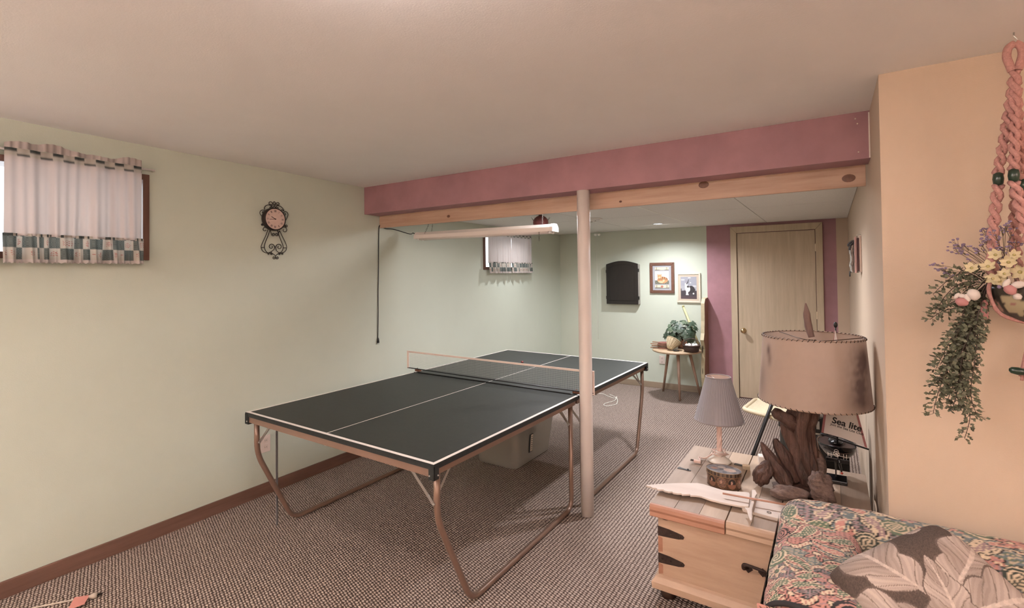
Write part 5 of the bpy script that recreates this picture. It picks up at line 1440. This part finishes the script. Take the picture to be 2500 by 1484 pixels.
for k in range(9):
    a = 2*PI*k/9; g.tube(smooth_path([(BC[0], BC[1], 1.39), (BC[0]-.004+.010*cos(a), BC[1]+.010*sin(a), 1.33), (BC[0]-.012+.016*cos(a), BC[1]+.016*sin(a), 1.25), (BC[0]-.014+.02*cos(a), BC[1]+.02*sin(a), 1.205+.02*rnd.random())], 4), .0042, 6)
g.obj('tassel', MAC, pn)
for (dx, dz, an) in ((-.040, 0, .15), (-.006, -.006, -.2), (.03, .004, .1)):
    G().lathe([(.005, -.02), (.0105, -.015), (.0125, 0), (.0105, .015), (.005, .02)], (BC[0]-.004+dx, BC[1]-.02, 1.238+dz), 12, rot=Matrix.Rotation(PI/2+an, 3, 'Y')).obj('bead', BEAD, pn)
# silk flowers and trailing fern
rnd = random.Random(12)
FERN = M('fern_green', (.12, .125, .075), .6, var=.35, vscale=40)
STEM = M('fern_stem', (.045, .030, .020), .7)
leafg, stemg = G(), G()
def leaflet(p, d_, s_):
    d_ = Vector(d_).normalized(); u = d_.orthogonal().normalized(); u = Matrix.Rotation(rnd.uniform(0, 6.28), 3, d_) @ u
    p = Vector(p)
    leafg.add([p, p+d_*s_*.55+u*s_*.42, p+d_*s_*1.05, p+d_*s_*.55-u*s_*.42], [(0, 1, 2, 3)])
def frond(pts, dens=.0075, spread=.026, s0=.0135, y=None):
    path = smooth_path(pts, 8); stemg.tube(path, [float(q) for q in np.linspace(.0018, .0008, len(path))], 5)
    L = 0; nxt = .02; side = 1
    for i in range(1, len(path)):
        seg = path[i]-path[i-1]; L += seg.length
        while L > nxt:
            nxt += dens; side = -side
            t_ = seg.normalized(); w = t_.cross(Vector((rnd.uniform(-.5, .5), 1, rnd.uniform(-.3, .3)))).normalized()*side
            tw = (w+t_*.7+Vector((rnd.uniform(-.3, .3), rnd.uniform(-.6, .6), rnd.uniform(-.3, .3)))).normalized()
            ln = spread*rnd.uniform(.45, 1.0); e = path[i]+tw*ln
            stemg.tube([path[i], e], .0005, 3, cap=False)
            for k in range(4):
                p = path[i]+tw*ln*(k+1)/4
                leaflet(p, tw+Vector((rnd.uniform(-1, 1), rnd.uniform(-1, 1), rnd.uniform(-1, 1)))*.7, s0*rnd.uniform(.7, 1.15))
def fr(pxs, **k):
    n_ = len(pxs); y0 = HY-.03
    frond([tuple(hpt(x, y, y0-.035*math.sin(PI*i/(n_-1))+rnd.uniform(-.02, .03))) for i, (x, y) in enumerate(pxs)], **k)
for px in ([(2405, 690), (2360, 665), (2320, 680), (2278, 718)], [(2405, 690), (2350, 690), (2310, 720), (2282, 765)], [(2405, 695), (2345, 745), (2300, 760), (2270, 780)],
           [(2400, 690), (2360, 740), (2335, 820), (2295, 890)], [(2405, 700), (2370, 770), (2340, 860), (2310, 950)], [(2405, 700), (2375, 760), (2350, 880), (2335, 960), (2325, 1000)],
           [(2408, 700), (2385, 780), (2372, 870), (2362, 940)], [(2408, 705), (2390, 790), (2380, 880), (2370, 960), (2385, 1015)], [(2405, 700), (2365, 780), (2320, 880), (2290, 960), (2278, 1010)],
           [(2405, 700), (2370, 800), (2345, 900), (2360, 980), (2368, 1020), (2355, 1070)], [(2400, 700), (2350, 780), (2310, 850), (2285, 900)], [(2400, 700), (2350, 800), (2315, 900), (2285, 935)],
           [(2408, 700), (2380, 800), (2350, 930), (2345, 1000)], [(2408, 700), (2365, 790), (2330, 930), (2310, 985)], [(2404, 698), (2360, 830), (2325, 900), (2300, 930)],
           [(2410, 690), (2395, 740), (2392, 790), (2385, 830)], [(2410, 690), (2385, 670), (2350, 660), (2325, 690)], [(2405, 690), (2370, 700), (2330, 735), (2305, 745)], [(2405, 700), (2355, 860), (2340, 930), (2322, 960)]):
    fr(px)
leafg.obj('fern_leaflets', FERN, pn)['kind'] = 'stuff'; stemg.obj('fern_stems', STEM, pn)['kind'] = 'stuff'
stg, flg = G(), G()
for (ex, ey) in ((2283, 645), (2292, 655), (2305, 662), (2312, 672), (2325, 590), (2338, 600), (2345, 612), (2352, 600), (2328, 610), (2400, 560), (2408, 590), (2415, 575), (2432, 572), (2448, 560), (2455, 548), (2470, 566), (2440, 596), (2425, 612), (2395, 606), (2380, 612), (2365, 640), (2420, 640), (2445, 640), (2452, 620), (2462, 600), (2436, 655), (2428, 630), (2390, 590), (2480, 590)):
    y0 = HY-.05+rnd.uniform(-.04, .05); e = Vector(hpt(ex, ey, y0)); s0 = Vector((BC[0]-.05+rnd.uniform(-.03, .03), BC[1]+rnd.uniform(-.03, .03), 1.50))
    stg.tube(smooth_path([s0, (s0+e)/2+Vector((0, 0, .015)), e], 5), .0008, 4)
    for k in range(6):
        p = e+Vector((rnd.gauss(0, .009), rnd.gauss(0, .008), rnd.gauss(0, .007))); stg.tube([e+(s0-e)*.12, p], .0005, 3, cap=False)
        flg.ball(p, rnd.uniform(.0032, .0052), 6, sz=.7)
stg.obj('statice_stems', M('statice_stem', (.16, .12, .07), .7), pn)['kind'] = 'stuff'
flg.obj('statice_florets', M('mauve_floret', (.26, .20, .30), .8, var=.2, vscale=60), pn)['kind'] = 'stuff'
def blossom(px, py, r_, col, name='blossom', y=HY-.09, n=6, cup=.35, mat=None):
    c = Vector(hpt(px, py, y)); nrm = (Vector(CAM)-c).normalized(); q = (nrm+Vector((rnd.uniform(-.5, .5), 0, rnd.uniform(-.2, .6)))).normalized().to_track_quat('Z', 'Y').to_matrix()
    g = G()
    for k in range(n):
        a = 2*PI*k/n+rnd.random()*.3
        R_ = Matrix.Rotation(a, 3, 'Z')
        def pf(u, v):
            w = (sin(PI*min(1, v*.9+.12))**.6)*.62*r_
            return tuple(c+q @ (R_ @ Vector(((u-.5)*w*1.25, v*r_, cup*r_*v*v+.12*r_*sin(u*9+k)*v))))
        g.grid(pf, 4, 5)
    b = g.obj(name, mat or M('cream_petal', (.60, .52, .32), .7), pn)
    G().ball(c+nrm*r_*.15, r_*.22, 8).obj('flower_centre', M('flower_eye', (.42, .36, .15), .7), b)
for px, py, r_ in ((2372, 654, .020), (2430, 622, .020), (2412, 650, .022), (2462, 640, .022), (2440, 686, .024), (2424, 680, .020), (2490, 664, .025), (2476, 622, .018), (2452, 668, .018)):
    blossom(px, py, r_, None)
WP, PP = M('white_petal', (.58, .52, .47), .6), M('rose_petal', (.42, .19, .18), .6)
def bud(px, py, R, mat, rot=0, y=HY-.105, name='bud'):
    c = hpt(px, py, y); G().lump(tuple(c), R, Matrix.Rotation(rot, 3, 'Y'), n=16, amp=.10, seed=px*.01).obj(name, mat, pn)
bud(2377, 719, (.016, .013, .019), WP, -.4); bud(2348, 737, (.017, .012, .014), PP, .3); bud(2361, 727, (.009, .007, .013), WP, -.3); bud(2347, 722, (.011, .006, .007), WP, .2); bud(2336, 722, (.006, .005, .011), WP, .6)
bud(2466, 707, (.014, .010, .018), PP, -.7, HY-.12); bud(2457, 691, (.008, .006, .015), WP, .5, HY-.12); bud(2486, 695, (.018, .007, .011), WP, -.2, HY-.12); bud(2484, 724, (.011, .007, .010), WP, .3, HY-.12); bud(2440, 700, (.006, .005, .006), M('mauve_floret', (.26, .20, .30), .8), 0)
G().tube(smooth_path([tuple(hpt(2377, 712, HY-.1)), tuple(hpt(2395, 690, HY-.1)), tuple(hpt(2415, 675, HY-.08))]), .0018, 5).obj('flower_stem', M('olive_stem', (.12, .11, .06), .7), pn)
g = G()
for k in range(5):
    a = rnd.uniform(0, 1); c = hpt(2404+rnd.uniform(-6, 6), 742+k*7, HY-.06); g.lump(tuple(c), (.010, .008, .014), n=10, amp=.2, seed=k*2.)
g.obj('rose_tuft', M('rose_tuft', (.38, .17, .16), .8), pn)

# ------------------------------------------------------------------ paisley sofa
def paisley(U, V):
    U, V = np.asarray(U, float), np.asarray(V, float); n = len(U)
    pink, cream, green, teal, blk, mauve, dkg = (np.array(c) for c in ((.47, .225, .185), (.60, .48, .34), (.115, .15, .10), (.145, .175, .175), (.020, .018, .018), (.30, .20, .20), (.05, .06, .05)))
    col = np.zeros((n, 3))
    w = V+.040*np.sin(U*21+.7)+.022*np.sin(U*47+V*9)+.3*U
    t = w/.15; bi = np.floor(t).astype(int) % 3; f = t-np.floor(t)
    hatch = (np.sin(U*900)*np.sin(V*900)) > .2; dots = (np.sin(U*520+1)*np.sin(V*520)) > .62; dia = (np.sin((U+V)*420)*np.sin((U-V)*420)) > .1
    col[:] = pink; m_ = bi == 0; col[m_] = pink; col[m_ & dots] = blk
    m_ = bi == 1; col[m_] = mauve; col[m_ & dia] = dkg; mm = m_ & (np.sin(U*260)*np.sin(V*260) > .55); col[mm] = teal
    m_ = bi == 2; col[m_] = teal; col[m_ & hatch] = cream*.8; col[m_ & dots] = green
    e = f < .16; col[e] = cream; col[e & (np.sin((U*1.3+V*.4)*380) > .55)] = pink*.8
    col[f < .03] = blk; col[(f > .16) & (f < .185)] = blk
    rnd = np.random.RandomState(4)
    u0, u1, v0, v1 = U.min(), U.max(), V.min(), V.max()
    step = .078; cells = []
    for i in range(int((u1-u0)/step)+2):
        for j in range(int((v1-v0)/step)+2):
            cells.append((u0+(i+rnd.uniform(.1, .9))*step, v0+(j+rnd.uniform(.1, .9))*step))
    for (cu, cv) in cells:
        kind = (0, 0, 1, 1, 2, 2, 3, 3, 4)[rnd.randint(0, 9)]; s = rnd.uniform(.042, .085); a = rnd.uniform(0, 2*PI); tone = rnd.randint(0, 3)
        x = (U-cu)/s; y = (V-cv)/s
        near = (np.abs(x) < 1.5) & (np.abs(y) < 1.5)
        if not near.any(): continue
        idx = np.where(near)[0]; x = x[idx]; y = y[idx]
        X = x*cos(a)+y*sin(a); Y = -x*sin(a)+y*cos(a); c = col[idx]
        if kind <= 1:
            Yp = np.where(Y > 0, Y/1.25, Y/.52); wd = .52*np.sqrt(np.clip(1-Yp**2, 0, 1))*np.where(Y > 0, 1-.35*Y, 1)
            d = np.abs(X-.42*np.clip(Y, 0, 9)**2)/np.maximum(wd, 1e-3); d = np.where(wd < .02, 9, d); d = np.maximum(d, np.abs(Yp)**4)
            main, inner = ((pink, green), (teal, pink), (cream, mauve))[tone]
            c[d < 1] = blk; c[d < .90] = cream; c[d < .76] = main
            sp = (d < .74) & (d > .5) & (np.sin(np.arctan2(Y, X)*13) > .4); c[sp] = blk
            c[d < .48] = cream; c[d < .40] = inner; c[(d < .36) & (np.sin(X*38)*np.sin(Y*30) > .35)] = cream
        elif kind == 2:
            r = np.hypot(X, Y); th = np.arctan2(Y, X); rr = .62*(.70+.30*np.cos(6*th))
            c[r < rr*1.12] = blk; c[r < rr] = (cream, pink, pink)[tone]; c[(r < rr*.85) & (np.cos(12*th) > .6)] = (pink, mauve, blk)[tone]; c[r < .20] = blk; c[r < .15] = (green, cream, cream)[tone]
        elif kind == 3:
            d = np.hypot(X/.42, Y/.75); c[d < 1] = cream; c[d < .88] = (green, teal, dkg)[tone]; c[(d < .78) & (np.sin(X*26+1)*np.sin(Y*22) > .5)] = cream
        else:
            r = np.hypot(X, Y); th = np.arctan2(Y, X); m1 = (r < .7) & (np.sin(r*26-2*th) > .1); c[(r < .78)] = (dkg, blk, green)[tone]; c[m1] = (cream, pink, cream)[tone]
        col[idx] = c
    grain = .88+.24*np.random.RandomState(1).rand(n)
    return col*grain[:, None]
PAIS = M('paisley_cotton', attr=True, rough=.9, spec=.15, sheen=.15)
def rbox(lo, hi, r, res, uvf, wr=.004, seed=0.0, faces='xXyYzZ', top=0.0):
    lo, hi = np.array(lo), np.array(hi); g = G(); P = []; F = []
    for ax in range(3):
        for sd in (0, 1):
            if ('xyz' if sd == 0 else 'XYZ')[ax] not in faces: continue
            a, b = [i for i in range(3) if i != ax]
            na = max(4, int((hi[a]-lo[a])/res)); nb = max(4, int((hi[b]-lo[b])/res)); k0 = len(P)
            for j in range(nb+1):
                for i in range(na+1):
                    p = np.zeros(3); p[ax] = hi[ax] if sd else lo[ax]; p[a] = lo[a]+(hi[a]-lo[a])*i/na; p[b] = lo[b]+(hi[b]-lo[b])*j/nb
                    q = np.clip(p, lo+r, hi-r); d_ = p-q; L = np.linalg.norm(d_)
                    nn_ = d_/L if L > 1e-9 else d_
                    wv = wr*(mnoise.noise(Vector(p)*7+Vector((seed, 0, 0)))+.5*mnoise.noise(Vector(p)*19+Vector((0, seed, 0))))
                    P.append((q+nn_*(r+wv), nn_))
            for j in range(nb):
                for i in range(na):
                    f_ = (k0+j*(na+1)+i, k0+j*(na+1)+i+1, k0+(j+1)*(na+1)+i+1, k0+(j+1)*(na+1)+i)
                    F.append(f_ if (sd == 1) == (ax != 1) else f_[::-1])
    uv = np.array([uvf(p, n_) for p, n_ in P]); col = paisley(uv[:, 0], uv[:, 1])
    g.add([p for p, _ in P], F, 0, True, [tuple(c) for c in col])
    return g
so = thing('paisley_sofa', 'sofa covered in pink and green paisley throw in front of the cream wall', 'sofa', (4.3, .3, 0))
ZA = .645
def uv_arm(p, n_): return (p[0]-.9*(ZA-p[2])*(1 if n_[0] < 0 else -1)*min(1, abs(n_[0])*1.3), p[1]-.9*(ZA-p[2])*min(1, abs(n_[1])*1.3)*(1 if n_[1] < 0 else -1))
rbox((3.262, -.03, .16), (3.53, .60, ZA), .062, .0042, uv_arm, .007, 1.0, 'xXyZ').obj('arm', PAIS, so)
rbox((3.262, .47, .16), (4.75, .732, .668), .085, .0060, uv_arm, .008, 2.0, 'xXyYZ').obj('backrest', PAIS, so)
rbox((3.53, -.12, .25), (4.62, .50, .46), .05, .0075, uv_arm, .006, 3.0, 'xXyYZ').obj('seat_cushion', PAIS, so)
rbox((4.62, -.05, .16), (4.89, .60, .64), .07, .012, uv_arm, .006, 5.0).obj('arm', PAIS, so)
B((3.30, -.02, .05), (4.86, .70, .26)).obj('frame_base', M('sofa_base_cloth', (.06, .05, .045), .9), so)
for (x, y) in ((3.34, .03), (4.80, .03), (3.34, .66), (4.80, .66)): G().lathe([(.0001, 0), (.022, 0), (.03, .05), (.0001, .05)], (x, y, 0.001), 10).obj('foot', M('dark_foot', (.05, .025, .015), .6), so)
PIP = M('black_piping', (.018, .016, .016), .8)
G().tube(smooth_path([(3.268, -.020, .30), (3.262, -.020, .50), (3.275, -.022, .60), (3.32, -.026, .635), (3.40, -.030, .640), (3.48, -.026, .632), (3.52, -.02, .59), (3.53, -.02, .48)]), .0075, 8).obj('piping', PIP, so)
def fl(u, v):
    x = 3.255+.30*u; w = .018*sin(u*26)+.01*sin(u*47)
    return (x, -.045-.05*v+w*v, .625-.24*v)
g = G(); g.grid(fl, 70, 56, colf=None)
uvs = np.array([(p[0], -.6+p[2]) for p in g.v]); g.c = [tuple(c) for c in paisley(uvs[:, 0], uvs[:, 1])]
g.obj('front_flounce', PAIS, so)
def fs_(u, v):
    y = -.04+.66*u; w = .012*sin(u*31)+.008*sin(u*57+1)
    return (3.258-.045*v+w*v, y, .60-.46*v)
g = G(); g.grid(fs_, 150, 100)
uvs = np.array([(3.26-.9*(ZA-p[2]), p[1]) for p in g.v]); g.c = [tuple(c) for c in paisley(uvs[:, 0], uvs[:, 1])]
g.obj('side_drape', PAIS, so)

# ------------------------------------------------------------------ leaf cushion
def leafpat(U, V):
    n = len(U); dark, mid, lite = np.array((.095, .072, .060)), np.array((.25, .195, .165)), np.array((.46, .375, .325))
    col = np.tile(dark, (n, 1))*(.8+.4*np.random.RandomState(2).rand(n))[:, None]
    specs = [(.10, .16, .9, .22, .13), (-.16, .14, 2.5, .22, .14), (.22, .04, -.2, .20, .13), (-.05, .20, 1.7, .20, .12), (-.24, -.06, 3.0, .20, .13), (.16, -.14, -.6, .26, .15), (-.17, -.20, 3.6, .24, .14),
             (-.06, .02, 2.35, .34, .20), (.02, .05, 1.25, .30, .17), (.03, -.02, .35, .34, .20), (-.03, -.10, 3.25, .32, .18), (.05, -.12, -.35, .32, .17), (.0, -.14, 1.75, .26, .15)]
    for k, (cu, cv, a, L, W) in enumerate(specs):
        x, y = U-cu, V-cv; s = (x*cos(a)+y*sin(a))/L; t = (-x*sin(a)+y*cos(a)); t = t-.10*L*np.sin(s*2.6)*(1 if k % 2 else -1)
        ss = np.clip(s, 0, 1); lob = .72+.28*np.abs(np.sin(ss*PI*3.4+.4)); wd = W*.5*np.sin(PI*ss**.75)**.8*lob*(1.1-.35*ss)
        ins = (s > 0) & (s < 1) & (np.abs(t) < wd)
        q = np.abs(t)/np.maximum(wd, 1e-4); vein = np.abs(np.sin((s*9-q*1.6)*PI))
        sh = .25+.75*(.5+.5*np.sin((s*7-q*1.1)*2.2+k))*(.55+.45*q)
        c = mid+(lite-mid)*np.clip(sh, 0, 1)[:, None]
        c = np.where((vein < .16)[:, None], mid*.85, c); c = np.where((q < .07)[:, None], lite*1.08, c); c = np.where((q > .93)[:, None], dark*1.4, c)
        fine = .86+.28*(np.sin((s*90-q*22)) > 0)
        col = np.where(ins[:, None], c*fine[:, None]**.5, col)
        st = (k > 6) & (s > -.30) & (s <= 0.02) & (np.abs(t+.10*L*np.sin(s*2.6)*0) < .006); col = np.where(st[:, None], lite*.9, col)
    return col
cu_ = ony(2310, 1505, .15)
cs = thing('leaf_cushion', 'square cushion printed with large pale leaves resting on the paisley sofa', 'cushion', (cu_[0], .33, .47))
nb = Vector((.08, -.56, .82)).normalized(); ax_ = Vector((1, .1, -.12)); ax_ = (ax_-nb*ax_.dot(nb)).normalized(); ay_ = nb.cross(ax_)
rt_ = math.radians(41); A1 = ax_*cos(rt_)+ay_*sin(rt_); A2 = -ax_*sin(rt_)+ay_*cos(rt_)
HS = .215; cc = Vector(cu_)
def pil(sgn):
    def f_(u, v):
        a, b = 2*u-1, 2*v-1
        th = .075*max(0, (1-a**4))**.55*max(0, (1-b**4))**.55
        pin = 1-.07*(1-abs(b)**2)*(abs(a)**6)-.0
        pin2 = 1-.07*(1-abs(a)**2)*(abs(b)**6)
        rr_ = 1-.13*(a*a*b*b)**1.5
        p = cc+A1*(a*HS*pin*rr_)+A2*(b*HS*pin2*rr_)+nb*(sgn*th+.006*mnoise.noise(Vector((a*3, b*3, sgn))))
        return tuple(p)
    return f_
N_ = 190; g = G(); g.grid(pil(1), N_, N_)
UU = np.array([(i/N_-.5)*2*HS for j in range(N_+1) for i in range(N_+1)]); VV = np.array([(j/N_-.5)*2*HS for j in range(N_+1) for i in range(N_+1)])
g.c = [tuple(c) for c in leafpat(UU*cos(.65)-VV*sin(.65), UU*sin(.65)+VV*cos(.65))]
g.obj('front_cover', M('leaf_tapestry', attr=True, rough=.95, spec=.1, bump=.0006, bscale=500), cs)
G().grid(pil(-1), 30, 30).obj('back_cover', M('taupe_cover', (.12, .09, .075), .95), cs)
